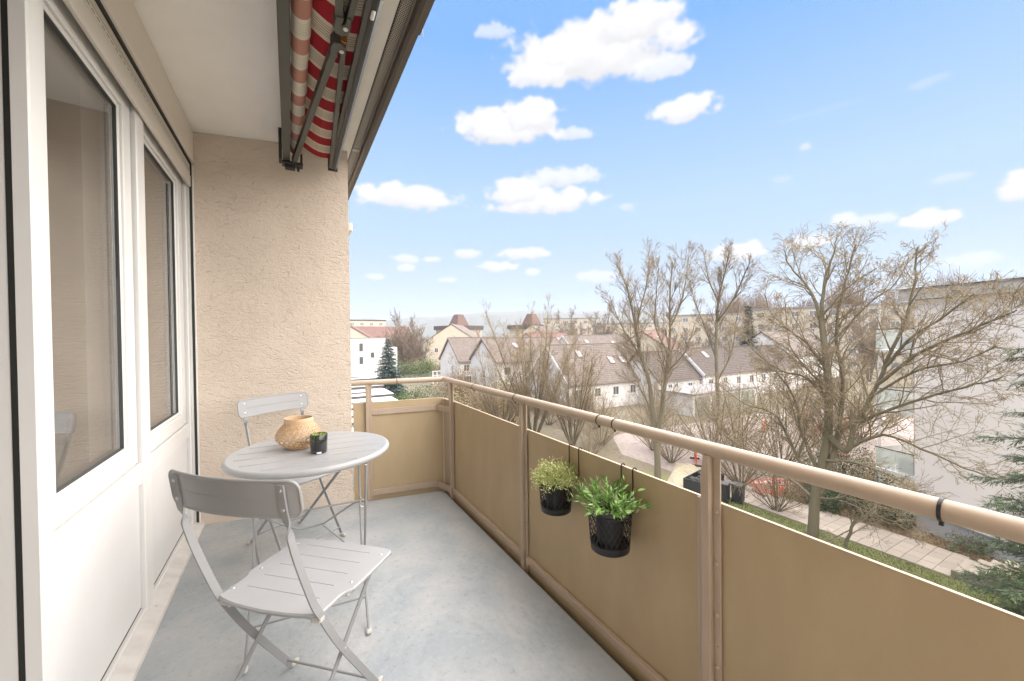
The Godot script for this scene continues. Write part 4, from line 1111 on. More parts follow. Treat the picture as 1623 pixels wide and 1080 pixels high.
func grow(mb: MB, p: Vector3, d: Vector3, ln: float, r: float, lv: int, q: Dictionary) -> void:
	var last: bool = lv >= int(q.levels)
	var segs := 2 if last else clampi(int(ln / 0.5), 3, 6)
	var pts := PackedVector3Array([p]); var rr := PackedFloat32Array([r])
	var r1 := maxf(r * 0.45, q.min_r)
	var wob: float = q.wob
	var trop: float = q.trop
	for s in segs:
		d = (d + Vector3(rf(-wob, wob), rf(-wob, wob) + trop, rf(-wob, wob))).normalized()
		p += d * ln / segs
		pts.append(p); rr.append(lerpf(r, r1, float(s + 1) / segs))
	var tone := rf(0.75, 1.3)
	var c: Color = (q.bark as Color).lerp(q.twig, clampf(1.0 - r / float(q.bark_r), 0.0, 1.0))
	mb.col = Color(c.r * tone, c.g * tone, c.b * tone)
	mb.tube(pts, rr, 5 if r > 0.03 else 3, false)
	if last: return
	var kids: int = q.kids[mini(lv, q.kids.size() - 1)]
	for k in kids:
		var t := lerpf(0.22, 1.0, (k + rng.randf()) / kids)
		var fi := t * segs
		var i := mini(int(fi), segs - 1)
		var at := pts[i].lerp(pts[i + 1], fi - i)
		var dd := (pts[i + 1] - pts[i]).normalized()
		var side := dd.cross(Vector3(rf(-1, 1), rf(-1, 1), rf(-1, 1))).normalized()
		var sp: float = q.spread * rf(0.7, 1.3)
		var nd := (dd * cos(sp) + side * sin(sp)).normalized()
		grow(mb, at, nd, ln * float(q.ratio) * rf(0.7, 1.25) * (1.15 - 0.45 * t), maxf(lerpf(rr[i], rr[i + 1], fi - i) * 0.62, q.min_r), lv + 1, q)

func limb_of(a: Array, off: Vector3) -> Array:
	var pts := []
	for i in range(2, a.size(), 3): pts.append(Vector3(a[i], a[i + 1], a[i + 2]) - off)
	var cur := sm3(pts, 4)
	var rr := PackedFloat32Array()
	for i in cur.size():
		rr.append(lerpf(a[0], a[1], pow(float(i) / (cur.size() - 1), 0.8)))
		if i > 0 and i < cur.size() - 1: cur[i] += Vector3(rf(-0.05, 0.05), rf(-0.03, 0.03), rf(-0.05, 0.05)) * (0.6 if a[0] < 0.2 else 0.3)
	return [cur, rr]

func limb_tree(called: String, label: String, limbs: Array, at: Vector3, q: Dictionary, density: float) -> void:
	var t := thing(called, label, "tree", at, 0.0, "bare trees beside the path")
	var tr := MB.new(); tr.use_col = true
	var cr := MB.new(); cr.use_col = true
	var first := true
	for a in limbs:
		var l := limb_of(a, at)
		var pts: PackedVector3Array = l[0]; var rr: PackedFloat32Array = l[1]
		var b: Color = q.bark
		tr.col = b
		tr.tube(pts, rr, 9, true)
		var total := 0.0
		for i in pts.size() - 1: total += pts[i].distance_to(pts[i + 1])
		var n := int(total * density)
		for k in n:
			var t0 := lerpf(0.42 if first else 0.14, 1.0, pow((k + rng.randf()) / n, 1.05))
			var fi := t0 * (pts.size() - 1)
			var i := mini(int(fi), pts.size() - 2)
			var p := pts[i].lerp(pts[i + 1], fi - i)
			var dd := (pts[i + 1] - pts[i]).normalized()
			var side := dd.cross(Vector3(rf(-1, 1), rf(-1, 1), rf(-1, 1))).normalized()
			var sp: float = q.spread * rf(0.7, 1.4)
			var nd := (dd * cos(sp) + side * sin(sp) + Vector3(0, 0.12, 0)).normalized()
			var rad := minf(lerpf(rr[i], rr[i + 1], fi - i) * 0.55, 0.034)
			grow(cr, p, nd, rf(0.9, 2.1) * float(q.reach) * (1.30 - 0.85 * t0), maxf(rad, float(q.min_r) * 1.6), 1, q)
		first = false
	build(tr, "trunk", M.bark, t)
	stuff(build(cr, "crown", M.bark, t))

# many stems from one foot
func fan_tree(called: String, label: String, category: String, at: Vector3, stems: int, height: float, open: float, q: Dictionary, group: String) -> Node3D:
	var t := thing(called, label, category, at, 0.0, group)
	var tr := MB.new(); tr.use_col = true
	var cr := MB.new(); cr.use_col = true
	for s in stems:
		var a := TAU * (s + rng.randf()) / stems
		var lean := open * sqrt(rng.randf())
		var d := Vector3(cos(a) * sin(lean), cos(lean), sin(a) * sin(lean))
		var hgt := height * rf(0.72, 1.05) * (1.0 - 0.18 * lean / open)
		var pts := PackedVector3Array([Vector3(cos(a), 0, sin(a)) * 0.18]); var rr := PackedFloat32Array()
		var r0 := rf(0.028, 0.05) * height / 8.0 + 0.012
		rr.append(r0)
		var p := pts[0]
		for k in 7:
			d = (d + Vector3(rf(-0.09, 0.09), 0.035, rf(-0.09, 0.09))).normalized()
			p += d * hgt / 7.0
			pts.append(p); rr.append(lerpf(r0, 0.010, (k + 1) / 7.0))
		tr.col = q.bark
		tr.tube(pts, rr, 6, false)
		var n := int(hgt * float(q.density))
		for k in n:
			var t0 := lerpf(float(q.get("low", 0.15)), 1.0, (k + rng.randf()) / n)
			var fi := t0 * 7.0
			var i := mini(int(fi), 6)
			var dd := (pts[i + 1] - pts[i]).normalized()
			var side := dd.cross(Vector3(rf(-1, 1), rf(-1, 1), rf(-1, 1))).normalized()
			var sp: float = q.spread * rf(0.6, 1.2)
			grow(cr, pts[i].lerp(pts[i + 1], fi - i), (dd * cos(sp) + side * sin(sp) + Vector3(0, 0.2, 0)).normalized(), float(q.reach) * rf(0.6, 1.3) * (1.2 - 0.6 * t0), maxf(minf(rr[i] * 0.5, 0.02), q.min_r), 1, q)
	build(tr, "trunk", M.bark, t)
	stuff(build(cr, "crown", M.bark, t))
	return t

func spruce(called: String, label: String, at: Vector3, height: float, rad: float, col: Color, layers: int, per: int, leaf_l: float, leaf_w: float, expo := 0.85) -> Node3D:
	var t := thing(called, label, "tree", at)
	var tr := MB.new(); tr.use_col = true
	tr.col = Color(0.10, 0.075, 0.055)
	tr.tube(PackedVector3Array([Vector3.ZERO, Vector3(0, height * 0.5, 0), Vector3(0, height * 0.99, 0)]), PackedFloat32Array([height * 0.017, height * 0.010, 0.012]), 8, false)
	var nd := MB.new(); nd.use_col = true
	for k in layers:
		var f := (k + 0.5) / layers
		var y := height * lerpf(0.10, 0.985, f)
		var rr := rad * pow(1.0 - f, expo) + 0.06 * rad
		for j in per:
			var a := TAU * (j + rng.randf() * 0.8) / per + k * 1.7
			y = height * (lerpf(0.08, 0.985, f) + rf(-0.5, 0.5) * 0.9 / layers)
			var ln := rr * rf(0.72, 1.08)
			var out := Vector3(cos(a), 0, sin(a))
			var side := Vector3(-sin(a), 0, cos(a))
			var pts := PackedVector3Array(); var br := PackedFloat32Array()
			for s in 5:
				var u := s / 4.0
				pts.append(Vector3(0, y, 0) + out * ln * u + Vector3(0, ln * (0.10 * u - 0.42 * u * u + 0.20 * u * u * u), 0)); br.append(lerpf(0.016, 0.005, u) * height / 10.0)
			tr.tube(pts, br, 4, false)
			var n := maxi(int(ln / leaf_l * 6.5), 5)
			for m in n:
				var u := lerpf(0.12, 1.0, (m + rng.randf()) / n)
				var fi := u * 4.0
				var i := mini(int(fi), 3)
				var p := pts[i].lerp(pts[i + 1], fi - i)
				var w := (1.0 - u * 0.7) * ln * 0.36
				var sd := -1.0 if m % 2 == 0 else 1.0
				var tw := (side * sd * rf(0.5, 1.0) + out * rf(0.4, 1.0) + Vector3(0, rf(-0.65, 0.25), 0)).normalized()
				var reach := maxf(w * rf(0.5, 1.1), leaf_l * 0.6)
				var pieces := maxi(int(reach / leaf_l * 2.2), 1)
				for e in pieces:
					var tone := rf(0.6, 1.3)
					nd.col = Color(col.r * tone, col.g * tone, col.b * tone * rf(0.9, 1.1))
					var pp := p + tw * reach * (e + 0.3 * rng.randf()) / pieces
					for h in 2:
						var ld := (tw + Vector3(rf(-0.5, 0.5), rf(-0.3, 0.25), rf(-0.5, 0.5))).normalized()
						nd.leaf(pp, ld, ld.cross(Vector3(rf(-0.4, 0.4), 1, rf(-0.4, 0.4))).normalized(), leaf_l * rf(0.7, 1.2), leaf_w)
	build(tr, "trunk", M.bark, t)
	stuff(build(nd, "crown", M.leaf, t))
	return t

func bush(label: String, at: Vector3, size: Vector3, col: Color, col2: Color, n: int, l: float, w: float, twigs: int, group := "shrubs in the gardens") -> Node3D:
	var t := thing("shrub", label, "shrub", at, 0.0, group)
	var st := MB.new(); st.use_col = true
	for k in twigs:
		var a := rf(0, TAU); var u := sqrt(rng.randf())
		var tip := Vector3(cos(a) * u * size.x, size.y * sqrt(maxf(0.1, 1.0 - u * u)) * rf(0.7, 1.12), sin(a) * u * size.z)
		var mid := tip * 0.5 + Vector3(rf(-0.1, 0.1) * size.x, 0.1 * size.y, rf(-0.1, 0.1) * size.z)
		var tone := rf(0.8, 1.3)
		st.col = Color(0.20 * tone, 0.155 * tone, 0.105 * tone)
		var q := 0.012 + 0.004 * size.y
		st.tube(PackedVector3Array([Vector3(tip.x * 0.12, 0, tip.z * 0.12), mid, tip]), PackedFloat32Array([q, q * 0.7, q * 0.4]), 3, false)
	if twigs > 0: stuff(build(st, "stems", M.bark, t))
	var f := MB.new(); f.use_col = true
	# leaf clumps: lumps scattered over the dome, thinner between them
	var lumps := []
	for k in 16:
		var a := rf(0, TAU); var u := sqrt(rng.randf())
		lumps.append(Vector3(cos(a) * u * size.x, size.y * sqrt(maxf(0.0, 1.0 - u * u)) * rf(0.35, 0.95), sin(a) * u * size.z))
	for k in n:
		var ce: Vector3 = lumps[rng.randi() % 16]
		var p := ce + Vector3(rng.randfn(), rng.randfn(), rng.randfn()) * Vector3(size.x, size.y, size.z) * 0.17
		if p.y < 0.02: p.y = rf(0.02, 0.3)
		var d := (Vector3(p.x / size.x, p.y / size.y - 0.3, p.z / size.z) + Vector3(rf(-0.7, 0.7), rf(-0.7, 0.7), rf(-0.7, 0.7))).normalized()
		var tone := rf(0.65, 1.3)
		var c := col.lerp(col2, rng.randf())
		f.col = Color(c.r * tone, c.g * tone, c.b * tone)
		f.leaf(p, d, d.cross(Vector3(rf(-1, 1), rf(-1, 1), rf(-1, 1))).normalized(), l * rf(0.6, 1.3), w)
	if n > 0: stuff(build(f, "foliage", M.leaf, t))
	return t

# ---------------------------------------------------------------- buildings

func window(parent: Node, b: Basis, at: Vector3, w: float, h: float, bars := 1, pane := "dark_pane", called := "window") -> void:
	var f := MB.new()
	var fr := 0.07
	for e in [[-w / 2, 0.0, fr, h], [w / 2 - fr, 0.0, fr, h], [-w / 2, 0.0, w, fr], [-w / 2, h - fr, w, fr]]:
		f.box(at + b * Vector3(e[0] + e[2] / 2, e[1] + e[3] / 2, 0.02), Vector3(e[2], e[3], 0.09 if e[2] < w else 0.088), 0.0, b)
	for k in bars: f.box(at + b * Vector3(-w / 2 + w * (k + 1) / (bars + 1), h / 2, 0.018), Vector3(0.05, h - 0.15, 0.07), 0.0, b)
	f.box(at + b * Vector3(0, -0.045, 0.06), Vector3(w + 0.16, 0.05, 0.16), 0.0, b)
	var o := build(f, called, M.out_frame, parent)
	var p := MB.new(); p.box(at + b * Vector3(0, h / 2, 0.0), Vector3(w - 0.12, h - 0.12, 0.03), 0.0, b)
	build(p, "pane", M[pane], o)

# gabled house, ridge along its own x; origin on the ground in the middle
func house(called: String, label: String, at: Vector3, turn: float, len_: float, hd: float, eave: float, ridge: float, wall_m: Material, roof_m: Material, wins: Array, extras: Dictionary, group := "houses beyond the trees") -> Node3D:
	var t := thing(called, label, "house", at, turn, group)
	var w := MB.new()
	w.prism(PackedVector2Array([Vector2(-hd, 0), Vector2(hd, 0), Vector2(hd, eave), Vector2(0, ridge - 0.1), Vector2(-hd, eave)]), Vector3(-len_ / 2, 0, 0), Vector3.BACK, Vector3.UP, Vector3.RIGHT * len_)
	build(w, "wall", wall_m, t)
	var sl := Vector2(hd, eave - ridge).normalized()
	var full := Vector2(hd, eave - ridge).length()
	var ovh: float = extras.get("eaves", 0.4)
	var vg: float = extras.get("verge", 0.2)
	var roof: Node = null
	for s: float in [1.0, -1.0]:
		var r := MB.new()
		var p0 := Vector3(0, ridge, 0); var p1 := Vector3(0, ridge + sl.y * (full + ovh), s * sl.x * (full + ovh))
		var nrm := Vector3(0, sl.x, -s * sl.y)
		var th := nrm * 0.14
		var ex := Vector3(len_ / 2 + vg, 0, 0)
		var lt := full + ovh
		r.quad(p0 - ex + th, p0 + ex + th, p1 + ex + th, p1 - ex + th, nrm, Vector2.ZERO, Vector2(len_, lt))
		r.quad(p0 - ex, p0 + ex, p1 + ex, p1 - ex, -nrm)
		r.quad(p1 - ex, p1 + ex, p1 + ex + th, p1 - ex + th, Vector3(0, -0.2, s))
		r.quad(p0 - ex, p1 - ex, p1 - ex + th, p0 - ex + th, Vector3.LEFT)
		r.quad(p0 + ex, p1 + ex, p1 + ex + th, p0 + ex + th, Vector3.RIGHT)
		var ro := build(r, "roof", roof_m, t)
		if s > 0.0: roof = ro
		if extras.has("verge_board"):
			for e: float in [-1.0, 1.0]:
				var vb := MB.new()
				vb.bar(PackedVector3Array([p0 + Vector3(e * (len_ / 2 + vg + 0.03), 0.06, 0), p1 + Vector3(e * (len_ / 2 + vg + 0.03), 0.06, 0)]), PackedVector3Array([Vector3.UP, Vector3.UP]), 0.34, 0.06)
				build(vb, "verge_board", extras.verge_board, ro)
		var gu := MB.new(); gu.tube(PackedVector3Array([p1 - ex + Vector3(0, -0.02, s * 0.07), p1 + ex + Vector3(0, -0.02, s * 0.07)]), PackedFloat32Array([0.075, 0.075]), 6, true); build(gu, "gutter", M.gutter, ro)
	var rg := MB.new(); rg.tube(PackedVector3Array([Vector3(-len_ / 2 - vg, ridge + 0.13, 0), Vector3(len_ / 2 + vg, ridge + 0.13, 0)]), PackedFloat32Array([0.14, 0.14]), 6, true); build(rg, "ridge_tile_row", roof_m, roof)
	for c in extras.get("chimneys", []):
		var ch := MB.new(); ch.box(Vector3(c[0], ridge + c[2] * 0.5 - 0.4, c[1]), Vector3(0.75, c[2] + 0.8, 0.65), 0.02); ch.box(Vector3(c[0], ridge + c[2] + 0.06, c[1]), Vector3(0.9, 0.12, 0.8), 0.02)
		build(ch, "chimney", M.chimney, roof)
	for c in extras.get("skylights", []):
		var sk := MB.new()
		var ce := Vector3(c[0], ridge + sl.y * c[1], sl.x * c[1])
		var bs := Basis(Vector3.RIGHT, Vector3(0, sl.x, -sl.y), Vector3(0, sl.y, sl.x).normalized())
		sk.box(ce + bs * Vector3(0, 0.18, 0), Vector3(0.9, 0.1, 1.3), 0.01, bs)
		var so := build(sk, "skylight", M.gutter, roof)
		sk = MB.new(); sk.box(ce + bs * Vector3(0, 0.24, 0), Vector3(0.72, 0.03, 1.1), 0.0, bs); build(sk, "pane", M.sky_pane, so)
	for q in wins:
		var face: String = q[0]
		if face == "f": window(t, Basis.IDENTITY, Vector3(q[1], q[2], hd), q[3], q[4])
		elif face == "l": window(t, Basis(Vector3.BACK, Vector3.UP, Vector3.LEFT), Vector3(-len_ / 2, q[2], q[1]), q[3], q[4])
		elif face == "r": window(t, Basis(Vector3.FORWARD, Vector3.UP, Vector3.RIGHT), Vector3(len_ / 2, q[2], q[1]), q[3], q[4])
	return t

func block(called: String, label: String, at: Vector3, turn: float, size: Vector3, wall_m: Material, storeys: int, per: int, roof_m: Material, group := "flats and large buildings in the distance") -> Node3D:
	var t := thing(called, label, "building", at, turn, group)
	var w := MB.new(); w.box(Vector3(0, size.y / 2, 0), size, 0.0); build(w, "wall", wall_m, t)
	var r := MB.new(); r.box(Vector3(0, size.y + 0.2, 0), Vector3(size.x + 0.5, 0.4, size.z + 0.5), 0.0); build(r, "roof", roof_m, t)
	var sh := size.y / storeys
	for s in storeys:
		for k in per:
			var x := -size.x / 2 + size.x * (k + 0.5) / per
			window(t, Basis.IDENTITY, Vector3(x, s * sh + sh * 0.32, size.z / 2), minf(size.x / per * 0.42, 1.9), sh * 0.44, 1, "far_pane")
	return t

func tile_mat(tones: Array, seed_: int) -> StandardMaterial3D:
	var r := RandomNumberGenerator.new(); r.seed = seed_
	var n := 24; var px := 12
	var img := Image.create(n * px, n * px, false, Image.FORMAT_RGB8)
	var hm := Image.create(n * px, n * px, false, Image.FORMAT_RGB8)
	for j in n:
		for i in n:
			var c: Color = tones[r.randi() % tones.size()]
			var k := r.randf_range(0.94, 1.06)
			img.fill_rect(Rect2i(i * px, j * px, px, px), Color(c.r * k, c.g * k, c.b * k))
			for y in px:
				var h := 0.25 + 0.75 * float(y) / px
				hm.fill_rect(Rect2i(i * px, j * px + y, px - 1, 1), Color(h, h, h))
	var m := StandardMaterial3D.new()
	m.albedo_texture = ImageTexture.create_from_image(img)
	m.heightmap_enabled = true; m.heightmap_texture = ImageTexture.create_from_image(hm); m.heightmap_scale = 9.0
	m.uv1_scale = Vector3(1.0 / 7.2, 1.0 / 7.9, 1)
	m.roughness = 0.85
	return m

func barrier(label: String, at: Vector3, turn: float, w: float, slanted := 0.0) -> void:
	var t := thing("road_barrier", label, "barrier", at, turn, "orange and white road works barriers")
	var o := flat_mat(lin(0.72, 0.10, 0.03), 0.45)
	if M.has("orange"): o = M.orange
	else: M.orange = o
	var bs := Basis(Vector3.RIGHT, slanted)
	var f := MB.new()
	for e in [[0.0, 1.0, w, 0.07], [0.0, 0.14, w, 0.07], [-w / 2 + 0.035, 0.57, 0.07, 0.92], [w / 2 - 0.035, 0.57, 0.07, 0.92]]:
		f.box(bs * Vector3(e[0], e[1], 0), Vector3(e[2], e[3], 0.05), 0.008, bs)
	build(f, "frame", o, t)
	var n := int(w / 0.16)
	for k in n:
		var s := MB.new(); s.box(bs * Vector3(-w / 2 + w * (k + 0.5) / n, 0.46, 0), Vector3(0.045, 0.62, 0.03), 0.004, bs); build(s, "bar", o, t)
	var p := MB.new(); p.box(bs * Vector3(0, 0.86, 0), Vector3(w - 0.1, 0.17, 0.034), 0.004, bs); var po := build(p, "reflector_board", M.out_frame, t)
	for k in int(w / 0.3):
		var s := MB.new(); s.box(bs * Vector3(-w / 2 + 0.16 + k * 0.3, 0.86, 0), Vector3(0.12, 0.168, 0.040), 0.0, bs); build(s, "red_stripe", o, po)
	for e: float in [-1.0, 1.0]:
		var s := MB.new(); s.box(Vector3(e * (w / 2 - 0.15), 0.055, 0), Vector3(0.20, 0.11, 0.7), 0.02); build(s, "foot", M.black, t)

func bin(label: String, at: Vector3, turn: float, col: Material) -> void:
	var t := thing("wheelie_bin", label, "bin", at, turn, "dark wheelie bins beside the path")
	var b := MB.new(); b.prism(PackedVector2Array([Vector2(-0.24, 0.08), Vector2(0.22, 0.08), Vector2(0.30, 0.98), Vector2(-0.30, 0.98)]), Vector3(0, 0, -0.27), Vector3.RIGHT, Vector3.UP, Vector3.BACK * 0.54, 0.02); build(b, "body", col, t)
	var l := MB.new(); l.prism(PackedVector2Array([Vector2(-0.34, 0.985), Vector2(0.33, 0.985), Vector2(0.30, 1.04), Vector2(0.0, 1.08), Vector2(-0.34, 1.06)]), Vector3(0, 0, -0.30), Vector3.RIGHT, Vector3.UP, Vector3.BACK * 0.60, 0.015); build(l, "lid", M.bin_lid, t)
	for s: float in [-1.0, 1.0]:
		var w := MB.new(); w.tube(PackedVector3Array([Vector3(-0.24, 0.1, 0.20 * s), Vector3(-0.24, 0.1, 0.28 * s)]), PackedFloat32Array([0.1, 0.1]), 12, true); build(w, "wheel", M.black, t)

func surroundings() -> void:
	var bk := flat_mat(Color(1, 1, 1), 0.9); bk.vertex_color_use_as_albedo = true; M.bark = bk
	var lf := flat_mat(Color(1, 1, 1), 0.7); lf.vertex_color_use_as_albedo = true; lf.backlight_enabled = true; lf.backlight = Color(0.05, 0.06, 0.02); M.leaf = lf
	M.out_frame = flat_mat(lin(0.72, 0.71, 0.69), 0.5)
	M.dark_pane = flat_mat(lin(0.10, 0.10, 0.10), 0.15)
	M.far_pane = flat_mat(lin(0.20, 0.20, 0.195), 0.4)
	M.sky_pane = flat_mat(lin(0.26, 0.27, 0.28), 0.25)
	M.gutter = flat_mat(lin(0.20, 0.15, 0.12), 0.5)
	M.chimney = flat_mat(lin(0.16, 0.14, 0.13), 0.8)
	M.bin_lid = flat_mat(lin(0.075, 0.08, 0.085), 0.4)
	M.bin_body = flat_mat(lin(0.035, 0.036, 0.04), 0.5)
	M.render_white = mottled([[0.0, lin(0.62, 0.60, 0.58)], [1.0, lin(0.70, 0.68, 0.66)]], Vector3(0.1, 0.1, 0.1), 0.01, 0.9)
	M.render_cream = mottled([[0.0, lin(0.47, 0.415, 0.325)], [1.0, lin(0.53, 0.47, 0.375)]], Vector3(0.08, 0.08, 0.08), 0.01, 0.9)
	M.roof_brown = tile_mat([lin(0.145, 0.118, 0.100), lin(0.155, 0.126, 0.108), lin(0.137, 0.112, 0.096)], 3)
	M.roof_dark = tile_mat([lin(0.082, 0.065, 0.055), lin(0.090, 0.072, 0.061), lin(0.076, 0.061, 0.052)], 4)
	M.roof_red = tile_mat([lin(0.155, 0.085, 0.068), lin(0.17, 0.094, 0.076), lin(0.145, 0.08, 0.064)], 5)
	M.flat_white = mottled([[0.0, lin(0.52, 0.51, 0.50)], [1.0, lin(0.64, 0.63, 0.62)]], Vector3(0.1, 0.1, 0.1), 0.01, 0.9)
	M.grey_roof = flat_mat(lin(0.24, 0.24, 0.24), 0.8)
	M.edge_dark = flat_mat(lin(0.09, 0.085, 0.08), 0.7)

	# ---- the ground and what lies on it
	var gnd := MB.new()
	gnd.quad(Vector3(-4000, GROUND, -4000), Vector3(4000, GROUND, -4000), Vector3(4000, GROUND, 4000), Vector3(-4000, GROUND, 4000), Vector3.UP)
	struct(build(gnd, "ground", mottled([[0.0, lin(0.11, 0.088, 0.062)], [0.42, lin(0.17, 0.138, 0.102)], [0.58, lin(0.14, 0.13, 0.075)], [1.0, lin(0.21, 0.172, 0.13)]], Vector3(0.11, 0.11, 0.11), 0.014, 0.95, 0.0, 6)))
	var rd := MB.new()
	var y := GROUND + 0.006
	rd.prism(PackedVector2Array([Vector2(25.3, -13.2), Vector2(31, -12.0), Vector2(60, -14.5), Vector2(60, -27), Vector2(27, -29), Vector2(23.4, -24), Vector2(23.4, -15.5)]), Vector3(0, y - 0.03, 0), Vector3.RIGHT, Vector3.BACK, Vector3.UP * 0.03)
	struct(build(rd, "road", mottled([[0.0, lin(0.235, 0.195, 0.175)], [0.5, lin(0.285, 0.24, 0.215)], [1.0, lin(0.33, 0.285, 0.26)]], Vector3(0.2, 0.2, 0.2), 0.02, 0.9, 0.0, 6, 4)))
	var gr := MB.new()
	gr.prism(PackedVector2Array([Vector2(14.0, 6), Vector2(22.55, 6), Vector2(22.56, -15.0), Vector2(22.2, -20), Vector2(14.0, -22)]), Vector3(0, y - 0.02, 0), Vector3.RIGHT, Vector3.BACK, Vector3.UP * 0.02)
	struct(build(gr, "lawn", mottled([[0.0, lin(0.10, 0.125, 0.035)], [0.45, lin(0.145, 0.17, 0.055)], [0.65, lin(0.17, 0.165, 0.075)], [1.0, lin(0.20, 0.16, 0.10)]], Vector3(0.35, 0.35, 0.35), 0.02, 0.95, 0.0, 6, 7)))
	# blades in the lawn and fallen leaves on the bed
	var bl := MB.new(); bl.use_col = true
	for k in 16000:
		var p := Vector3(rf(19.5, 22.5), y, rf(-15.5, 1.0))
		if rng.randf() < 0.15: p.x = rf(25.3, 26.6)
		var d := Vector3(rf(-0.5, 0.5), 1, rf(-0.5, 0.5)).normalized()
		var tone := rf(0.6, 1.3)
		bl.col = Color(0.155 * tone, 0.195 * tone, 0.055 * tone)
		bl.leaf(p, d, Vector3(rf(-1, 1), 0, rf(-1, 1)).normalized(), rf(0.06, 0.13), 0.02)
	struct(stuff(build(bl, "grass_blades", M.leaf)))
	var bed := MB.new()
	bed.prism(PackedVector2Array([Vector2(25.1, 4), Vector2(26.0, -1.5), Vector2(27.0, -7.0), Vector2(27.5, -10.5), Vector2(25.6, -13.0), Vector2(25.15, -12), Vector2(25.2, -6)]), Vector3(0, y - 0.01, 0), Vector3.RIGHT, Vector3.BACK, Vector3.UP * 0.02)
	struct(build(bed, "planting_bed", mottled([[0.0, lin(0.10, 0.06, 0.04)], [0.5, lin(0.16, 0.10, 0.07)], [1.0, lin(0.22, 0.16, 0.09)]], Vector3(0.6, 0.6, 0.6), 0.02, 0.95, 0.0, 6, 9)))
	var lv := MB.new(); lv.use_col = true
	for k in 9000:
		var z := rf(-13.0, 2.0)
		var p := Vector3(rf(25.0, 26.9), y + 0.015, z)
		if k % 3 == 0: p = Vector3(rf(20.5, 24.0) if k % 2 == 0 else rf(24, 38), y + 0.012, rf(-26, -1))
		var tone := rf(0.6, 1.4)
		lv.col = Color(0.26 * tone, 0.17 * tone, 0.09 * tone)
		var d := Vector3(rf(-1, 1), rf(-0.15, 0.3), rf(-1, 1)).normalized()
		lv.leaf(p, d, d.cross(Vector3.UP).normalized(), rf(0.06, 0.12), 0.05)
	struct(stuff(build(lv, "fallen_leaves", M.leaf)))
	# slab path
	var pa := Node3D.new(); pa.name = "path"; add_child(pa); struct(pa)
	var mats := [flat_mat(lin(0.40, 0.345, 0.285), 0.9), flat_mat(lin(0.43, 0.375, 0.31), 0.9), flat_mat(lin(0.37, 0.325, 0.275), 0.9)]
	var bed2 := MB.new(); bed2.bx(22.58, 25.18, y - 0.05, y + 0.012, -15.0, -5.3)
	build(bed2, "bedding", M.cement, pa)
	var protos := []
	for k in 3:
		var s := MB.new(); s.box(Vector3.ZERO, Vector3(0.63, 0.05, 0.485), 0.008)
		var me := s.mesh(); me.surface_set_material(0, mats[k]); protos.append(me)
	for i in 19:
		for j in 4:
			shared(protos[rng.randi() % 3], "slab", pa, Transform3D(Basis(Vector3.UP, rf(-0.012, 0.012)), Vector3(22.92 + j * 0.643, y + 0.02 + rf(0, 0.006), -5.6 - i * 0.497)))
	# steps at the near end of the path
	var stp := Node3D.new(); stp.name = "steps"; add_child(stp); struct(stp)
	for k in 4:
		var s := MB.new(); s.bx(22.7, 24.5, y - 0.2, y + 0.05 + 0.16 * (k + 1), -5.32 + k * 0.36, -4.97 + k * 0.36, 0.01); build(s, "step", mats[1], stp)
		s = MB.new(); s.bx(22.64, 22.698, y - 0.2, y + 0.12 + 0.16 * (k + 1), -5.34 + k * 0.36, -4.96 + k * 0.36, 0.008); build(s, "step_kerb", M.cement, stp)
	# far hills
	var hl := MB.new()
	var fn := FastNoiseLite.new(); fn.seed = 5; fn.frequency = 0.012; fn.fractal_octaves = 4
	var ring := []
	for i in 121:
		var az := -15.0 + i * 1.0
		var keyh := [[-15.0, 60.0], [5.0, 66.0], [12.0, 70.0], [19.0, 78.0], [28.0, 92.0], [38.0, 93.0], [46.0, 84.0], [58.0, 55.0], [75.0, 40.0], [106.0, 40.0]]
		var h := 40.0
		for k in keyh.size() - 1:
			if az >= keyh[k][0] and az <= keyh[k + 1][0]: h = lerpf(keyh[k][1], keyh[k + 1][1], smoothstep(keyh[k][0], keyh[k + 1][0], az))
		h += fn.get_noise_2d(az * 9.0, 3.0) * 9.0
		var d := Vector3(sin(deg_to_rad(az)), 0, -cos(deg_to_rad(az)))
		var cl := []
		for e in [[950.0, 0.0], [1150.0, 0.38], [1330.0, 0.8], [1500.0, 1.0], [1700.0, 0.7], [2200.0, 0.0]]:
			cl.append(d * e[0] + Vector3(0, GROUND - 1.0 + (h - GROUND) * e[1] + (fn.get_noise_2d(az * 14.0, e[0] * 0.4) * 8.0 if e[1] > 0.0 else 0.0), 0))
		ring.append(cl)
	for i in 120:
		for k in 5:
			hl.quad(ring[i][k], ring[i + 1][k], ring[i + 1][k + 1], ring[i][k + 1], Vector3.UP)
	struct(build(hl, "hills", mottled([[0.0, lin(0.07, 0.075, 0.06)], [1.0, lin(0.13, 0.125, 0.10)]], Vector3(0.008, 0.02, 0.008), 0.02, 1.0, 0.0, 6)))

	right_hand_flats()
	terrace()
	far_buildings()
	near_things()
	vegetation()

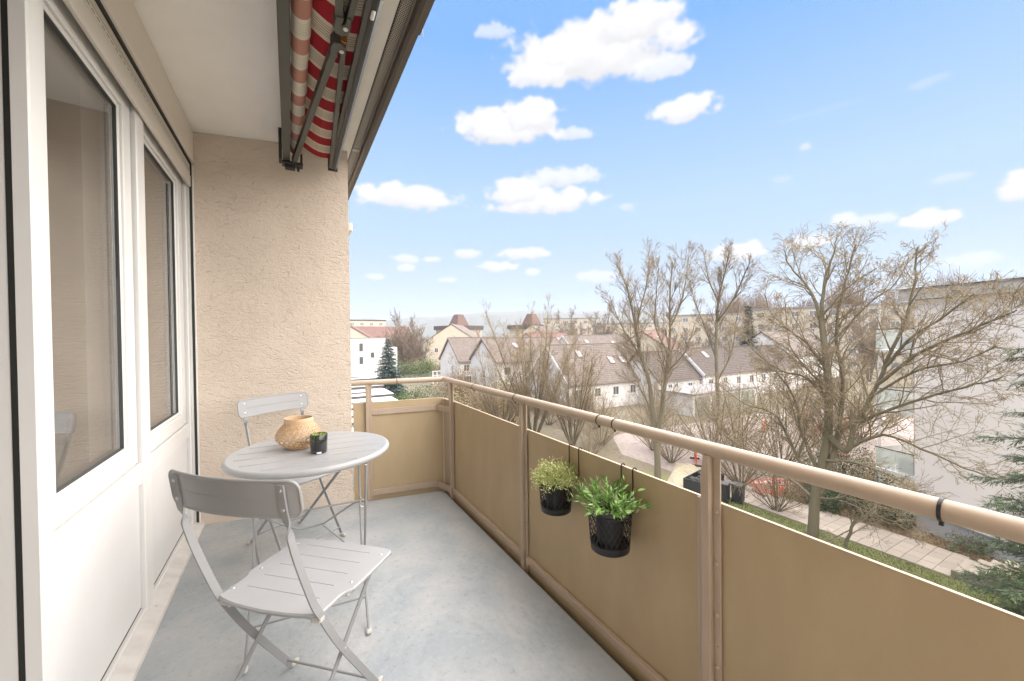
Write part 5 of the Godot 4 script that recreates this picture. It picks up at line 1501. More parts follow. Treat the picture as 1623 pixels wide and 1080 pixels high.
func right_hand_flats() -> void:
	# local frame: x along the gable wall towards the viewer, z out of the wall
	var t := thing("apartment_block", "large white apartment block with windowless gable wall and grey roof band", "building", Vector3(26.73, GROUND, -7.54), 0.0)
	var u := Vector3(-0.275, 0, 0.9615); var vv := Vector3(0.9615, 0, 0.275)
	t.basis = Basis(u, Vector3.UP, vv) if Basis(u, Vector3.UP, vv).determinant() > 0 else Basis(u, Vector3.UP, -vv)
	var sg := 1.0 if Basis(u, Vector3.UP, vv).determinant() > 0 else -1.0
	# sg: which local z runs away from us along the building's length
	var w := MB.new(); w.bx(0, 14, 0.9, 11.22, 0, sg * 40.0); build(w, "wall", mottled([[0.0, lin(0.87, 0.825, 0.805)], [1.0, lin(0.91, 0.865, 0.845)]], Vector3(0.12, 0.12, 0.12), 0.008, 0.9, 0.0, 5), t)
	w = MB.new(); w.bx(0.05, 13.9, -0.2, 0.9, sg * 0.06, sg * 40.0); build(w, "plinth", flat_mat(lin(0.42, 0.43, 0.44), 0.9), t)
	var rb := MB.new(); rb.bx(-0.5, 14.4, 11.24, 11.74, sg * -0.28, sg * 40.4, 0.01)
	var rbo := build(rb, "roof_band", flat_mat(lin(0.50, 0.485, 0.47), 0.6), t)
	rb = MB.new(); rb.bx(-0.56, 14.5, 11.745, 11.80, sg * -0.34, sg * 40.5); build(rb, "roof_edge_trim", flat_mat(lin(0.11, 0.11, 0.11), 0.5), rbo)
	for k in 7:
		rb = MB.new(); rb.bx(1.9 + k * 2.0, 1.915 + k * 2.0, 11.24, 11.74, sg * -0.283, sg * -0.2802); build(rb, "panel_joint", M.gutter, rbo)
	rb = MB.new(); rb.box(Vector3(1.75, 11.5, sg * -0.34), Vector3(0.22, 0.07, 0.14), 0.01); build(rb, "spout", M.edge_dark, rbo)
	# balconies stacked on the end face
	var glassy := StandardMaterial3D.new()
	glassy.transparency = BaseMaterial3D.TRANSPARENCY_ALPHA; glassy.albedo_color = Color(0.90, 0.94, 0.92, 0.4); glassy.roughness = 0.1
	var purple := flat_mat(lin(0.24, 0.19, 0.23), 0.7); var ochre := flat_mat(lin(0.45, 0.27, 0.10), 0.8); var cream := flat_mat(lin(0.50, 0.42, 0.31), 0.8)
	for f in 3:
		var yb := 2.36 + f * 3.12 - 3.12
		if f == 0: yb = -0.5
		var top := 2.36 + f * 3.12
		var sl := MB.new(); sl.bx(-1.75, -0.003, top, top + 0.16, 0.0, sg * 7.0, 0.005)
		var so := build(sl, "balcony_slab", M.out_frame, t)
		if f > 0:
			pass
		for k in 4:
			var g := MB.new(); g.bx(-1.74, -1.725, top + 0.20, top + 1.20, sg * (0.06 + k * 1.72), sg * (1.72 + k * 1.72)); build(g, "balcony_glass", glassy, so)
		var g2 := MB.new(); g2.bx(-1.70, -0.85, top + 0.20, top + 1.20, sg * 0.02, sg * 0.035); build(g2, "balcony_glass", glassy, so)
		g2 = MB.new(); g2.bx(-0.82, -0.05, top + 0.20, top + 1.20, sg * 0.02, sg * 0.035); build(g2, "balcony_glass", glassy, so)
		var rl := MB.new(); rl.bx(-1.76, -0.003, top + 1.21, top + 1.26, sg * 0.005, sg * 0.05); build(rl, "balcony_rail", M.edge_dark, so)
		var bw := MB.new(); bw.bx(-1.2, -0.012, top + 0.17, top + 2.94, sg * 1.9, sg * 2.0); build(bw, "partition", [cream, purple, ochre, cream][f], so)
		var dr := MB.new(); dr.bx(-0.05, -0.004, top + 0.2, top + 2.4, sg * 0.5, sg * 1.6); build(dr, "balcony_door", M.dark_pane, so)
		var bk := MB.new(); bk.bx(-0.9, -0.06, top + 0.17, top + 0.85, sg * 0.35, sg * 0.9); build(bk, "balcony_chest", [purple, ochre, purple, cream][f], so)
	var dp := MB.new(); dp.tube(PackedVector3Array([Vector3(-1.6, 0, sg * 0.12), Vector3(-1.6, 11.2, sg * 0.12)]), PackedFloat32Array([0.05, 0.05]), 8, true); build(dp, "downpipe", M.out_frame, t)

func terrace() -> void:
	var g := GROUND
	var wins := func(n: int, ln: float, y0: float) -> Array:
		var o := []
		for k in n: o.append(["f", -ln / 2 + ln * (k + 0.5) / n, y0, 1.1, 1.2])
		return o
	house("terraced_house", "white end house of the terrace with a blank gable and brown tiled roof", Vector3(29.6, g, -70), 0, 8.0, 5.0, 5.5, 9.35, M.render_white, M.roof_brown, wins.call(3, 8.0, 3.6) + [["l", 1.6, 3.4, 0.9, 1.1], ["l", -1.2, 0.9, 0.9, 1.1], ["f", -2.2, 0.9, 2.0, 1.9]], {"verge_board": M.gutter, "skylights": [[1.5, 2.6]]}, "terraced houses across the gardens")
	house("terraced_house", "second terraced house, its white gable standing forward of the end house", Vector3(33.2, g, -57), 0, 13.6, 4.8, 6.0, 9.25, M.render_white, M.roof_brown, wins.call(4, 13.6, 3.9) + [["l", 0.4, 3.2, 1.0, 1.2]], {"verge_board": M.gutter, "skylights": [[-2.0, 2.2], [3.5, 3.0]]}, "terraced houses across the gardens")
	house("terraced_house", "long middle terraced house with broad brown roof and two small skylights", Vector3(38.2, g, -45), 0, 15.8, 4.8, 3.6, 8.25, M.render_white, M.roof_brown, wins.call(5, 15.8, 1.6), {"verge_board": M.out_frame, "skylights": [[1.4, 3.2], [3.4, 3.2], [-3.5, 1.8]], "chimneys": []}, "terraced houses across the gardens")
	house("terraced_house", "low terraced house with dark roof below a white verge board", Vector3(46.7, g, -40.4), 0, 8.6, 3.6, 3.65, 7.05, M.render_white, M.roof_dark, [["f", -1.9, 1.7, 0.8, 1.25], ["f", -0.7, 1.7, 0.8, 1.25], ["f", 2.2, 1.7, 1.0, 1.2]], {}, "terraced houses across the gardens")
	house("terraced_house", "terraced house with chimney, white verge board and one long skylight", Vector3(64.4, g, -40.0), 0, 26.6, 3.7, 3.95, 7.3, M.render_white, M.roof_dark, wins.call(8, 26.6, 2.0), {"verge_board": M.out_frame, "verge": 0.1, "skylights": [[-9.3, 1.4]], "chimneys": [[-11.0, -0.4, 1.1]]}, "terraced houses across the gardens")
	# roofs seen over the terrace
	house("red_roofed_house", "house with pinkish red roof right behind the second terraced house", Vector3(58, g, -86), 0.25, 15, 6, 6.0, 10.2, M.render_cream, M.roof_red, [["f", -3, 3.5, 1.1, 1.2]], {"skylights": [[2, 3]]})
	house("red_roofed_house", "small hipped looking red house peeping between the tall bare trees", Vector3(76, g, -68), 0.4, 12, 6, 6.4, 10.4, M.render_cream, M.roof_red, [["f", 0, 3.5, 1.1, 1.2]], {"skylights": [[-2, 3]]})
	house("grey_roofed_house", "house with grey brown roof and pale dormer edge behind the middle terrace", Vector3(64, g, -74), -0.1, 18, 6, 5.2, 9.5, M.render_white, M.roof_brown, [["l", 0, 3.5, 1.1, 1.2]], {"verge_board": M.out_frame, "skylights": [[-4, 2.5], [3, 3.2]]})
	house("brown_roofed_house", "brown roofed house half hidden behind the widest bare tree", Vector3(92, g, -46), 0.1, 22, 6, 5.6, 9.8, M.render_white, M.roof_brown, wins.call(5, 22.0, 3.0), {"skylights": [[-5, 3], [4, 3]]})
	# garages with green doors
	var t := thing("garage_row", "low garages with grey green doors in front of the terrace", "garage", Vector3(47.5, g, -33.0))
	var b := MB.new(); b.bx(-6.5, 6.5, 0, 2.5, -2.5, 2.5); build(b, "wall", M.render_white, t)
	b = MB.new(); b.bx(-6.7, 6.7, 2.5, 2.68, -2.7, 2.75); build(b, "roof", M.grey_roof, t)
	var gd := flat_mat(lin(0.22, 0.255, 0.215), 0.7)
	for k in 4:
		b = MB.new(); b.bx(-6.1 + k * 3.1, -3.5 + k * 3.1, 0.05, 2.2, 2.503, 2.56); build(b, "garage_door", gd, t)

func far_buildings() -> void:
	var g := GROUND
	# white modern house with flat roof
	var t := thing("modern_house", "white flat roofed house with tall narrow windows above the garages", "house", Vector3(13.4, g, -94))
	var b := MB.new(); b.bx(-6, 4.9, 0, 9.55, -4, 4); build(b, "wall", M.render_white, t)
	b = MB.new(); b.bx(4.9, 7.4, 0, 7.5, -4, 3.9); build(b, "side_wing", M.render_white, t)
	b = MB.new(); b.bx(-6.1, 5.0, 9.55, 9.7, -4.1, 4.1); build(b, "roof", M.grey_roof, t)
	window(t, Basis.IDENTITY, Vector3(-0.2, 4.0, 4), 0.9, 1.7, 0); window(t, Basis.IDENTITY, Vector3(-0.2, 6.7, 4), 0.9, 1.9, 0); window(t, Basis.IDENTITY, Vector3(2.1, 5.3, 4), 0.95, 1.3, 0)
	house("cream_house", "cream gabled house just behind the white flat roofed house", Vector3(15.5, g, -120), 1.35, 20, 8.5, 7.5, 12.8, M.render_cream, M.roof_red, [], {})
	house("brick_house", "big red brown roof beyond the white flat roofed house", Vector3(34, g, -172), 0.15, 22, 9, 7.5, 14.0, M.render_cream, M.roof_red, [["f", -8, 3, 2, 1.6], ["f", -3, 3, 2, 1.6], ["f", 2, 3, 2, 1.6]], {})
	block("cream_flats", "cream flats with red brick end at the left edge of the view", Vector3(24, g, -200), 0.1, Vector3(30, 17.5, 14), M.render_cream, 5, 7, M.roof_dark)
	block("brick_flats", "narrow brick tower block showing beside the stucco wall", Vector3(11, g, -190), 0.1, Vector3(12, 19.5, 12), M.chimney_brick if M.has("chimney_brick") else flat_mat(lin(0.26, 0.13, 0.10), 0.9), 6, 3, M.roof_dark)
	# long cream houses with gables turned to us
	house("cream_gabled_house", "long cream house with grey brown roof beside the clump of bare trees", Vector3(54, g, -138), 1.05, 30, 8.5, 8.2, 13.8, M.render_cream, M.roof_brown, [["l", -5, 4.5, 1.2, 1.5], ["l", 0, 4.5, 1.2, 1.5], ["b", 0, 0, 1, 1], ["r", 4, 5, 1.2, 1.5], ["r", -4, 5, 1.2, 1.5]], {})
	house("cream_gabled_house", "long cream house with brown roof below the second pyramid roof", Vector3(87, g, -132), 0.75, 34, 8.5, 7.6, 13.2, M.render_cream, M.roof_brown, [["f", -12, 4.5, 1.2, 1.5], ["f", -7, 4.5, 1.2, 1.5], ["f", -2, 4.5, 1.2, 1.5], ["f", 3, 4.5, 1.2, 1.5], ["f", 8, 4.5, 1.2, 1.5], ["l", 0, 5, 1.2, 1.5]], {})
	for e in [[Vector3(74, g, -188), "building with brown stump shaped pyramid roof, farther from the tall trees"], [Vector3(107, g, -172), "building with brown stump shaped pyramid roof, nearer the tall trees"]]:
		var p := thing("pyramid_roofed_hall", e[1], "building", e[0], 0.3, "halls with pyramid roofs")
		var w := MB.new(); w.box(Vector3(0, 6.5, 0), Vector3(17, 13, 15)); build(w, "wall", M.render_cream, p)
		w = MB.new(); w.box(Vector3(0, 14.0, 0), Vector3(18.5, 2.0, 16.5)); build(w, "roof", M.roof_dark, p)
		var c := MB.new()
		var lo := 3.7; var hi := 1.7
		for k in 4:
			var a := Vector3(1, 0, 1).rotated(Vector3.UP, k * PI / 2); var a2 := Vector3(1, 0, 1).rotated(Vector3.UP, (k + 1) * PI / 2)
			c.quad(a * lo + Vector3(0, 15, 0), a2 * lo + Vector3(0, 15, 0), a2 * hi + Vector3(0, 20.5, 0), a * hi + Vector3(0, 20.5, 0), a + a2 + Vector3.UP * 0.5)
		c.box(Vector3(0, 20.5, 0), Vector3(hi * 2, 0.3, hi * 2)); build(c, "pyramid_roof", flat_mat(lin(0.13, 0.075, 0.058), 0.8), p)
		for k in 4: window(p, Basis.IDENTITY, Vector3(-6.3 + k * 4.2, 8.5, 7.5), 1.6, 1.8)
	# cream flats behind the tall trees and at the edge of the wood
	block("cream_flats", "cream flats behind the tall bare trees, nearest the pyramid roofs", Vector3(112, g, -146), -0.65, Vector3(24, 16.8, 14), M.render_cream, 5, 6, M.grey_roof)
	block("cream_flats", "long cream flats with rows of windows behind the two stemmed tree", Vector3(148, g, -136), -0.75, Vector3(52, 14.6, 14), M.render_cream, 5, 14, M.grey_roof)
	block("cream_flats", "pale flats rising behind the single dark spruce", Vector3(126, g, -82), -0.95, Vector3(34, 15.6, 14), M.render_cream, 5, 9, M.grey_roof)
	block("cream_flats", "pale flats under the brown wood, behind the widest tree", Vector3(128, g, -46), -1.2, Vector3(46, 16.0, 14), M.render_cream, 5, 12, M.grey_roof)
	# garages with pale flat roofs, stepping down towards us
	var rows := [[-30.5, 8.2, 2.6, "nearest pale flat garage roof, low beside the stucco wall"], [-37.0, 9.0, 2.8, "second pale flat garage roof out from the stucco wall"], [-43.5, 9.8, 2.9, "third pale flat garage roof, with a dark edge"], [-50.5, 10.4, 3.0, "fourth pale flat garage roof, left of the blue green spruce"], [-58.0, 10.8, 3.2, "fifth pale flat garage roof, behind the blue green spruce"], [-66.5, 12.0, 3.4, "farthest pale flat garage roof, below the white modern house"]]
	for r in rows:
		var t2 := thing("garage", r[3], "garage", Vector3(0, g, r[0]), 0.0, "flat roofed garages")
		var q := MB.new(); q.bx(-6, r[1], 0, r[2], -2.6, 2.6); build(q, "wall", M.flat_white, t2)
		q = MB.new(); q.bx(-6.15, r[1] + 0.15, r[2] + 0.002, r[2] + 0.14, -2.75, 2.75); build(q, "roof", M.flat_white, t2)
		q = MB.new(); q.bx(-6.18, r[1] + 0.18, r[2] - 0.10, r[2] + 0.10, 2.752, 2.80); build(q, "roof_edge", M.edge_dark, t2)
		q = MB.new(); q.bx(r[1] - 5.5, r[1] - 2.5, r[2] + 0.142, r[2] + 0.30, 0.6, 0.9); build(q, "roof_upstand", M.edge_dark, t2)
		for k in 4:
			q = MB.new(); q.bx(-5 + k * 3.2, -2.4 + k * 3.2, 0.05, 2.2, 2.602, 2.64); build(q, "garage_door", M.grey_roof, t2)

func near_things() -> void:
	var g := GROUND + 0.006
	bin("dark bin nearest the rubble skip", Vector3(21.9, g, -14.3), 0.3, M.bin_body)
	bin("dark bin nearer the widest tree, beside its twin", Vector3(22.4, g, -13.75), 0.2, M.bin_body)
	# long dark planter trough with a heap of yellow sand behind it
	var t := thing("builders_skip", "dark open skip full of rubble beside the yellow sand heap", "skip", Vector3(22.5, g, -16.0), 0.2)
	t.scale = Vector3(0.75, 0.85, 0.9)
	var b := MB.new()
	for e in [[Vector3(0, 0.5, -0.75), Vector3(3.4, 0.9, 0.06)], [Vector3(0, 0.5, 0.75), Vector3(3.4, 0.9, 0.06)], [Vector3(-1.7, 0.5, 0), Vector3(0.06, 0.9, 1.44)], [Vector3(1.7, 0.5, 0), Vector3(0.06, 0.9, 1.44)], [Vector3(0, 0.1, 0), Vector3(3.3, 0.08, 1.44)]]: b.box(e[0], e[1], 0.01)
	build(b, "container", M.bin_body, t)
	var rb := MB.new()
	for k in 60: rb.box(Vector3(rf(-1.5, 1.5), rf(0.55, 0.95), rf(-0.6, 0.6)), Vector3(rf(0.1, 0.4), rf(0.08, 0.25), rf(0.1, 0.4)), 0.02, Basis(Vector3(rf(-1, 1), 1, rf(-1, 1)).normalized(), rf(0, 3)))
	stuff(build(rb, "rubble", flat_mat(lin(0.10, 0.095, 0.09), 0.9), t))
	var sd := MB.new()
	var fn := FastNoiseLite.new(); fn.seed = 2; fn.frequency = 0.6
	var nx := 26; var nz := 14
	var ht := func(i: int, j: int) -> Vector3:
		var a := -1.0 + 2.0 * i / nx; var c := -1.0 + 2.0 * j / nz
		var h := maxf(0.0, 1.0 - a * a - c * c)
		return Vector3(a * 2.6, sqrt(h) * 0.30 + fn.get_noise_2d(i, j) * 0.12 * h, c * 0.9)
	for i in nx:
		for j in nz: sd.quad(ht.call(i, j), ht.call(i + 1, j), ht.call(i + 1, j + 1), ht.call(i, j + 1), Vector3.UP)
	var so := build(sd, "sand_heap", mottled([[0.0, lin(0.36, 0.315, 0.215)], [1.0, lin(0.46, 0.41, 0.29)]], Vector3(1, 1, 1), 0.02, 0.95))
	so.position = Vector3(23.6, g, -18.2); so.rotation.y = 0.55
	tag(so, "long low heap of pale yellow sand beside the skip", "sand heap")
	barrier("orange and white barrier standing across the path beyond the bins", Vector3(25.6, g, -12.7), -0.5, 1.9)
	barrier("orange barrier with white boards leaning flat at the path's far end", Vector3(25.2, g, -13.3), -0.45, 1.9, -0.9)
	barrier("red barrier below the handrail, behind the yellow sand heap", Vector3(26.6, g, -19.6), 0.7, 2.2)
	barrier("red barrier farthest out on the road, right half of the long run", Vector3(47.6, g, -18.5), 0.1, 3.0)
	barrier("red barrier farthest out on the road, left half of the long run", Vector3(43.6, g, -19.0), 0.1, 3.4)
	barrier("orange barrier standing alone on the road before the big shrub", Vector3(38.0, g, -15.2), 0.9, 2.0)
	barrier("small red barrier deep behind the twigs left of the big tree", Vector3(41.0, g, -22.5), 0.4, 2.2)
	barrier("red barrier farthest along the road beneath the brown roof", Vector3(52.0, g, -24.0), 0.2, 2.2)
	# grey wire fence behind the shrubs
	var f := thing("garden_fence", "pale grey mesh fence behind the shrubs and hedge", "fence", Vector3(20, GROUND, -80), 0.0)
	for k in 9:
		var p := MB.new(); p.tube(PackedVector3Array([Vector3(k * 2.2, 0, 0), Vector3(k * 2.2, 2.3, 0)]), PackedFloat32Array([0.04, 0.04]), 6, true); build(p, "post", M.grey_roof, f)
	for k in 8:
		var m := MB.new()
		for j in 12: m.bx(k * 2.2 + 0.1, k * 2.2 + 2.1, 0.2 + j * 0.17, 0.23 + j * 0.17, -0.01, 0.01)
		for j in 12: m.bx(k * 2.2 + 0.12 + j * 0.18, k * 2.2 + 0.14 + j * 0.18, 0.2, 2.2, -0.012, 0.012)
		stuff(build(m, "mesh_panel", M.grey_roof, f))
	# little timber pergola with pale lattice
	var s := thing("garden_pergola", "small pale timber garden pergola near the bare brown shrubs", "pergola", Vector3(27.0, GROUND, -80), 0.1)
	for k in 4:
		var q := MB.new(); q.box(Vector3(-1.4 + k * 0.93, 1.3, 0), Vector3(0.16, 2.6, 0.16)); build(q, "post", M.out_frame, s)
	for k in 3:
		var q := MB.new(); q.box(Vector3(0, 0.9 + k * 0.85, 0.09), Vector3(3.1, 0.15, 0.06)); build(q, "rail", M.out_frame, s)

func vegetation() -> void:
	var oak := {"levels": 4, "kids": [7, 5, 4, 2], "ratio": 0.62, "spread": 0.68, "wob": 0.19, "trop": 0.012, "min_r": 0.0066, "bark": Color(0.18, 0.155, 0.105), "twig": Color(0.285, 0.225, 0.14), "bark_r": 0.06, "reach": 1.0}
	limb_tree("bare_tree", "widest bare tree with mossy spreading limbs in front of the white block", LIMBS_OAK, Vector3(21.6, GROUND, -9.7), oak, 3.1)
	var two := oak.duplicate(); two.twig = Color(0.25, 0.19, 0.12); two.spread = 0.46; two.levels = 4; two.reach = 1.1; two.trop = 0.05; two.wob = 0.15; two.spread = 0.52
	limb_tree("bare_tree", "tall bare tree with two pale stems beyond the yellow sand heap", LIMBS_TWO, Vector3(21.4, GROUND, -18.6), two, 2.7)
	limb_tree("bare_tree", "slender tall bare tree standing left of the lone dark spruce", LIMBS_TALL, Vector3(36, GROUND, -27.0), two, 2.4)
	var sm_ := oak.duplicate(); sm_.reach = 0.55; sm_.kids = [4, 4, 3, 3]; sm_.twig = Color(0.30, 0.26, 0.19)
	limb_tree("bare_tree", "small leaning bare tree on the grass beside the slab path", LIMBS_SMALL, Vector3(21.75, GROUND, -8.4), sm_, 3.0)

	var fan := {"levels": 3, "kids": [4, 4, 3], "ratio": 0.6, "spread": 0.55, "wob": 0.18, "trop": 0.055, "min_r": 0.007, "bark": Color(0.165, 0.135, 0.088), "twig": Color(0.27, 0.21, 0.13), "bark_r": 0.04, "reach": 1.45, "density": 3.3}
	fan_tree("many_stemmed_tree", "many stemmed bare tree nearest the long white gable, behind the two planters", "tree", Vector3(21.7, GROUND, -28.3), 17, 10.4, 0.52, fan, "many stemmed bare trees beyond the railing")
	fan_tree("many_stemmed_tree", "many stemmed bare tree reaching above the horizon left of the planters", "tree", Vector3(19.6, GROUND, -31.5), 19, 13.6, 0.56, fan, "many stemmed bare trees beyond the railing")
	fan_tree("many_stemmed_tree", "low many stemmed bare tree leaning before the second terraced house", "tree", Vector3(18.4, GROUND, -35.5), 15, 10.4, 0.85, fan, "many stemmed bare trees beyond the railing")
	var tw := fan.duplicate(); tw.twig = Color(0.31, 0.25, 0.165); tw.density = 1.9; tw.spread = 0.75; tw.wob = 0.2; tw.kids = [4, 3, 3]; tw.min_r = 0.006; tw.low = 0.04
	var proto := fan_tree("twiggy_shrub", "dense twiggy shrub just left of the widest tree, beyond the bins", "shrub", Vector3(25.0, GROUND, -15.2), 18, 6.0, 1.05, tw, "bare twiggy shrubs by the road")
	var spots := [[28.0, -19.0, 1.3, 1.15, "dense twiggy shrub before the garages with green doors"], [30.5, -15.5, 2.1, 1.25, "tall twiggy shrub behind the widest tree's left limbs"], [34.0, -21.0, 0.4, 1.2, "twiggy shrub on the far side of the road below the dark roof"], [26.5, -23.5, 3.9, 0.85, "small twiggy shrub between the two stemmed tree and the middle house"], [37.0, -15.5, 5.0, 1.1, "twiggy shrub behind the widest tree's trunk"], [33.0, -29.0, 2.8, 0.95, "twiggy shrub against the middle terraced house"], [44.0, -16.0, 0.9, 1.3, "tall brown twiggy shrub near the glass balconies"], [23.0, -12.0, 4.4, 0.6, "low twiggy shrub between the bins and the widest tree"], [48.0, -22.5, 3.3, 1.35, "brown twiggy shrub beneath the house with the skylight"], [24.0, -27.0, 1.9, 0.75, "low twiggy shrub behind the farther planter"], [27.5, -32.0, 2.5, 0.9, "twiggy shrub under the eaves of the middle terraced house"], [20.5, -24.5, 3.1, 0.6, "little twiggy shrub seen just above the nearer planter"], [24.5, -36.0, 4.7, 0.8, "twiggy shrub before the long middle house's blank gable"], [30.5, -36.5, 5.6, 0.7, "little twiggy shrub under the middle house's windows"], [25.0, -20.5, 0.2, 0.7, "little twiggy shrub behind the yellow sand heap"], [36.0, -31.5, 1.1, 0.9, "twiggy shrub left of the green garage doors"], [41.0, -27.5, 2.2, 0.9, "twiggy shrub in front of the green garage doors"]]
	for s in spots: copy_of(proto, Vector3(s[0], GROUND, s[1]), s[2], s[4], Vector3.ONE * s[3])
	# distant bare trees
	var far := {"levels": 3, "kids": [5, 5, 4], "ratio": 0.62, "spread": 0.55, "wob": 0.2, "trop": 0.08, "min_r": 0.02, "bark": Color(0.15, 0.115, 0.085), "twig": Color(0.225, 0.175, 0.13), "bark_r": 0.09, "reach": 2.6, "density": 1.9}
	var ft := fan_tree("far_bare_tree", "round bare tree, leftmost of the clump beside the white modern house", "tree", Vector3(24.5, GROUND, -106), 8, 15.0, 0.42, far, "bare brown trees in the distance")
	var fs := [[27.2, -108, 0.7, 1.05, "round bare tree, tallest of the clump beside the cream house"], [30.0, -105, 2.0, 0.95, "round bare tree, rightmost of the clump beside the cream house"], [26.0, -102, 3.0, 0.8, "small bare tree in front of the clump by the white modern house"],
		[88.0, -118, 1.0, 1.15, "bare tree just right of the second pyramid roof"], [95.0, -122, 2.2, 1.25, "tall bare tree left of the cream flats' blank end"], [106.0, -118, 3.4, 1.45, "broad bare tree hiding the corner of the cream flats"], [62.0, -112, 4.2, 0.8, "bare tree between the two long cream houses"], [70.0, -110, 5.2, 0.85, "bare tree below the first pyramid roof"],
		[116.0, -98, 0.4, 1.0, "bare tree before the long cream flats"], [124.0, -66, 1.6, 1.1, "bare tree before the pale flats, right of the dark spruce"], [104.0, -56, 2.6, 0.95, "bare tree beyond the brown roofed house"], [98.0, -34, 3.7, 1.1, "bare tree far behind the widest tree's trunk"], [92.0, -24, 4.9, 1.15, "bare tree far off beside the glass balconies"], [84.0, -58, 5.6, 0.8, "bare tree behind the house with the skylight"], [60.0, -96, 2.9, 0.7, "low bare tree behind the pinkish red roof"], [46.0, -100, 0.2, 0.75, "low bare tree behind the end house of the terrace"], [38.0, -96, 1.2, 0.6, "small bare tree left of the terrace in front of the cream gable"]]
	for s in fs: copy_of(ft, Vector3(s[0], GROUND, s[1]), s[2], s[4], Vector3.ONE * s[3])
	# brown wood on the rise behind the pale flats, one mass
	var wd := MB.new(); wd.use_col = true
	for k in 5200:
		var u := rng.randf()
		var az := lerpf(57.0, 82.0, u)
		var d := rf(190, 235)
		var top := 19.0 + 4.5 * sin(u * 17.0) + 3.0 * sin(u * 41.0 + 1.0)
		var p := Vector3(sin(deg_to_rad(az)) * d, GROUND + rf(2, 7), -cos(deg_to_rad(az)) * d)
		var tone := rf(0.7, 1.25)
		wd.col = Color(0.21 * tone, 0.145 * tone, 0.095 * tone)
		var tip := p + Vector3(rf(-3, 3), rf(0.45, 1.08) * top - (p.y - GROUND) * 0.3, rf(-3, 3))
		wd.tube(PackedVector3Array([p, p.lerp(tip, 0.5) + Vector3(rf(-1, 1), 0, rf(-1, 1)), tip]), PackedFloat32Array([0.16, 0.10, 0.035]), 3, false)
		for m in 5:
			var q := p.lerp(tip, rf(0.4, 1.0))
			wd.tube(PackedVector3Array([q, q + Vector3(rf(-2.2, 2.2), rf(0.5, 2.6), rf(-2.2, 2.2))]), PackedFloat32Array([0.06, 0.03]), 3, false)
	var wood := stuff(build(wd, "distant_wood", M.bark))
	tag(wood, "brown leafless wood on the rise behind the pale flats", "wood")
	# conifers
	spruce("blue_spruce", "blue green spruce standing right of the pale garage roofs", Vector3(11.9, GROUND, -57.0), 9.6, 3.0, Color(0.085, 0.13, 0.115), 26, 11, 0.42, 0.10)
	spruce("dark_spruce", "lone slim dark spruce on the skyline before the pale flats", Vector3(70.0, GROUND, -41.0), 14.6, 2.5, Color(0.055, 0.075, 0.045), 26, 11, 0.55, 0.13)
	spruce("near_spruce", "near green spruce whose branch tips reach in beside the white block", Vector3(15.2, GROUND, -0.75), 13.6, 2.95, Color(0.07, 0.105, 0.045), 24, 11, 0.13, 0.022, 0.5)
	# shrubs and hedges
	var tan1 := Color(0.36, 0.24, 0.12); var tan2 := Color(0.27, 0.20, 0.09); var gr1 := Color(0.10, 0.15, 0.045); var gr2 := Color(0.17, 0.20, 0.075); var dk1 := Color(0.035, 0.065, 0.03); var dk2 := Color(0.06, 0.095, 0.04); var gy1 := Color(0.20, 0.20, 0.14); var br := Color(0.24, 0.165, 0.115)
	bush("dark evergreen shrub under the balconies of the white block", Vector3(26.2, GROUND, -9.4), Vector3(1.5, 2.1, 1.6), dk1, dk2, 5200, 0.12, 0.06, 20)
	bush("large brown and green shrub behind the slab path", Vector3(29.5, GROUND, -11.6), Vector3(2.6, 3.0, 2.2), gr1, br, 5600, 0.16, 0.06, 90)
	bush("low ragged shrub beside the widest tree's foot", Vector3(25.9, GROUND, -11.6), Vector3(1.3, 1.5, 1.2), dk2, gr2, 2400, 0.12, 0.05, 50)
	bush("small grey green shrub in the bed by the white block", Vector3(25.9, GROUND, -5.6), Vector3(0.7, 0.8, 0.7), gr1, gy1, 1200, 0.10, 0.04, 16)
	bush("tan leaved shrub behind the many stemmed trees", Vector3(17.5, GROUND, -40), Vector3(4.2, 4.2, 3.0), tan1, tan2, 5200, 0.22, 0.10, 120)
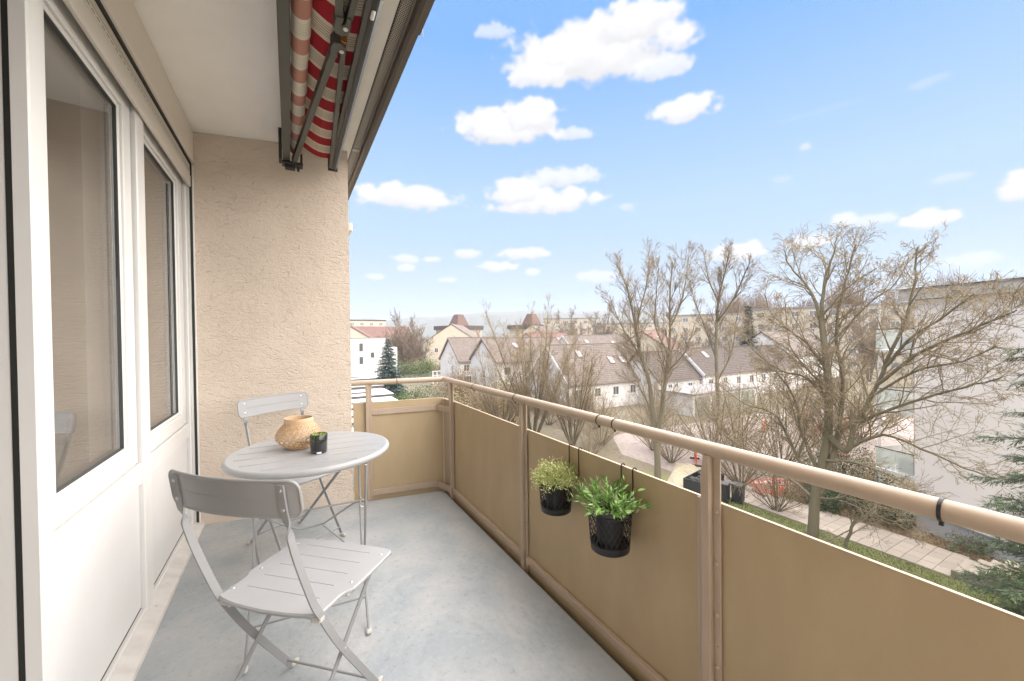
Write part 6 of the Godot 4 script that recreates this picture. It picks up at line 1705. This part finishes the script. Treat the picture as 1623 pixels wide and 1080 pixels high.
	bush("tan and yellow shrub just right of the railing corner", Vector3(13.6, GROUND, -36), Vector3(3.4, 2.8, 2.6), tan1, tan2, 4200, 0.20, 0.09, 120)
	bush("ochre shrub in front of the second terraced house", Vector3(23.8, GROUND, -44), Vector3(3.6, 3.6, 2.6), tan1, gr2, 4200, 0.22, 0.10, 90)
	bush("bright green shrub at the foot of the blue spruce", Vector3(10.6, GROUND, -44.5), Vector3(2.3, 2.9, 2.2), gr1, gr2, 3600, 0.22, 0.10, 30)
	bush("pale brown twiggy shrub beside the bright green shrub", Vector3(13.6, GROUND, -47.0), Vector3(2.6, 2.6, 2.2), gy1, br, 1600, 0.20, 0.07, 160)
	bush("grey green shrub in the middle of the shrubbery", Vector3(17.0, GROUND, -50.0), Vector3(2.6, 3.0, 2.4), gr1, gy1, 2600, 0.22, 0.09, 120)
	bush("dark green shrub behind the handrail's short end", Vector3(15.0, GROUND, -54.0), Vector3(3.0, 2.9, 2.4), dk2, gr1, 3000, 0.25, 0.10, 60)
	bush("reddish brown shrub near the garden pergola", Vector3(22.0, GROUND, -57.0), Vector3(3.6, 3.4, 2.6), br, tan2, 1800, 0.22, 0.07, 240)
	bush("russet shrub left of the end house of the terrace", Vector3(24.5, GROUND, -64.0), Vector3(4.0, 4.2, 3.0), br, tan1, 1800, 0.24, 0.08, 260)
	bush("clipped green hedge beyond the blue spruce", Vector3(21.5, GROUND, -92.0), Vector3(7.5, 4.2, 2.4), gr1, dk2, 5200, 0.36, 0.18, 20)
	bush("green hedge below the long cream house", Vector3(33.5, GROUND, -98.0), Vector3(6.0, 5.0, 2.6), gr1, gr2, 3600, 0.36, 0.18, 20)
	bush("brown scrub under the clump of bare trees", Vector3(29.0, GROUND, -100.0), Vector3(6.0, 3.8, 2.6), br, tan2, 1600, 0.32, 0.12, 160)
	bush("green creeping juniper at the right edge below the near spruce", Vector3(22.6, GROUND, -2.7), Vector3(1.8, 1.5, 1.6), gr1, gr2, 5200, 0.13, 0.045, 40)
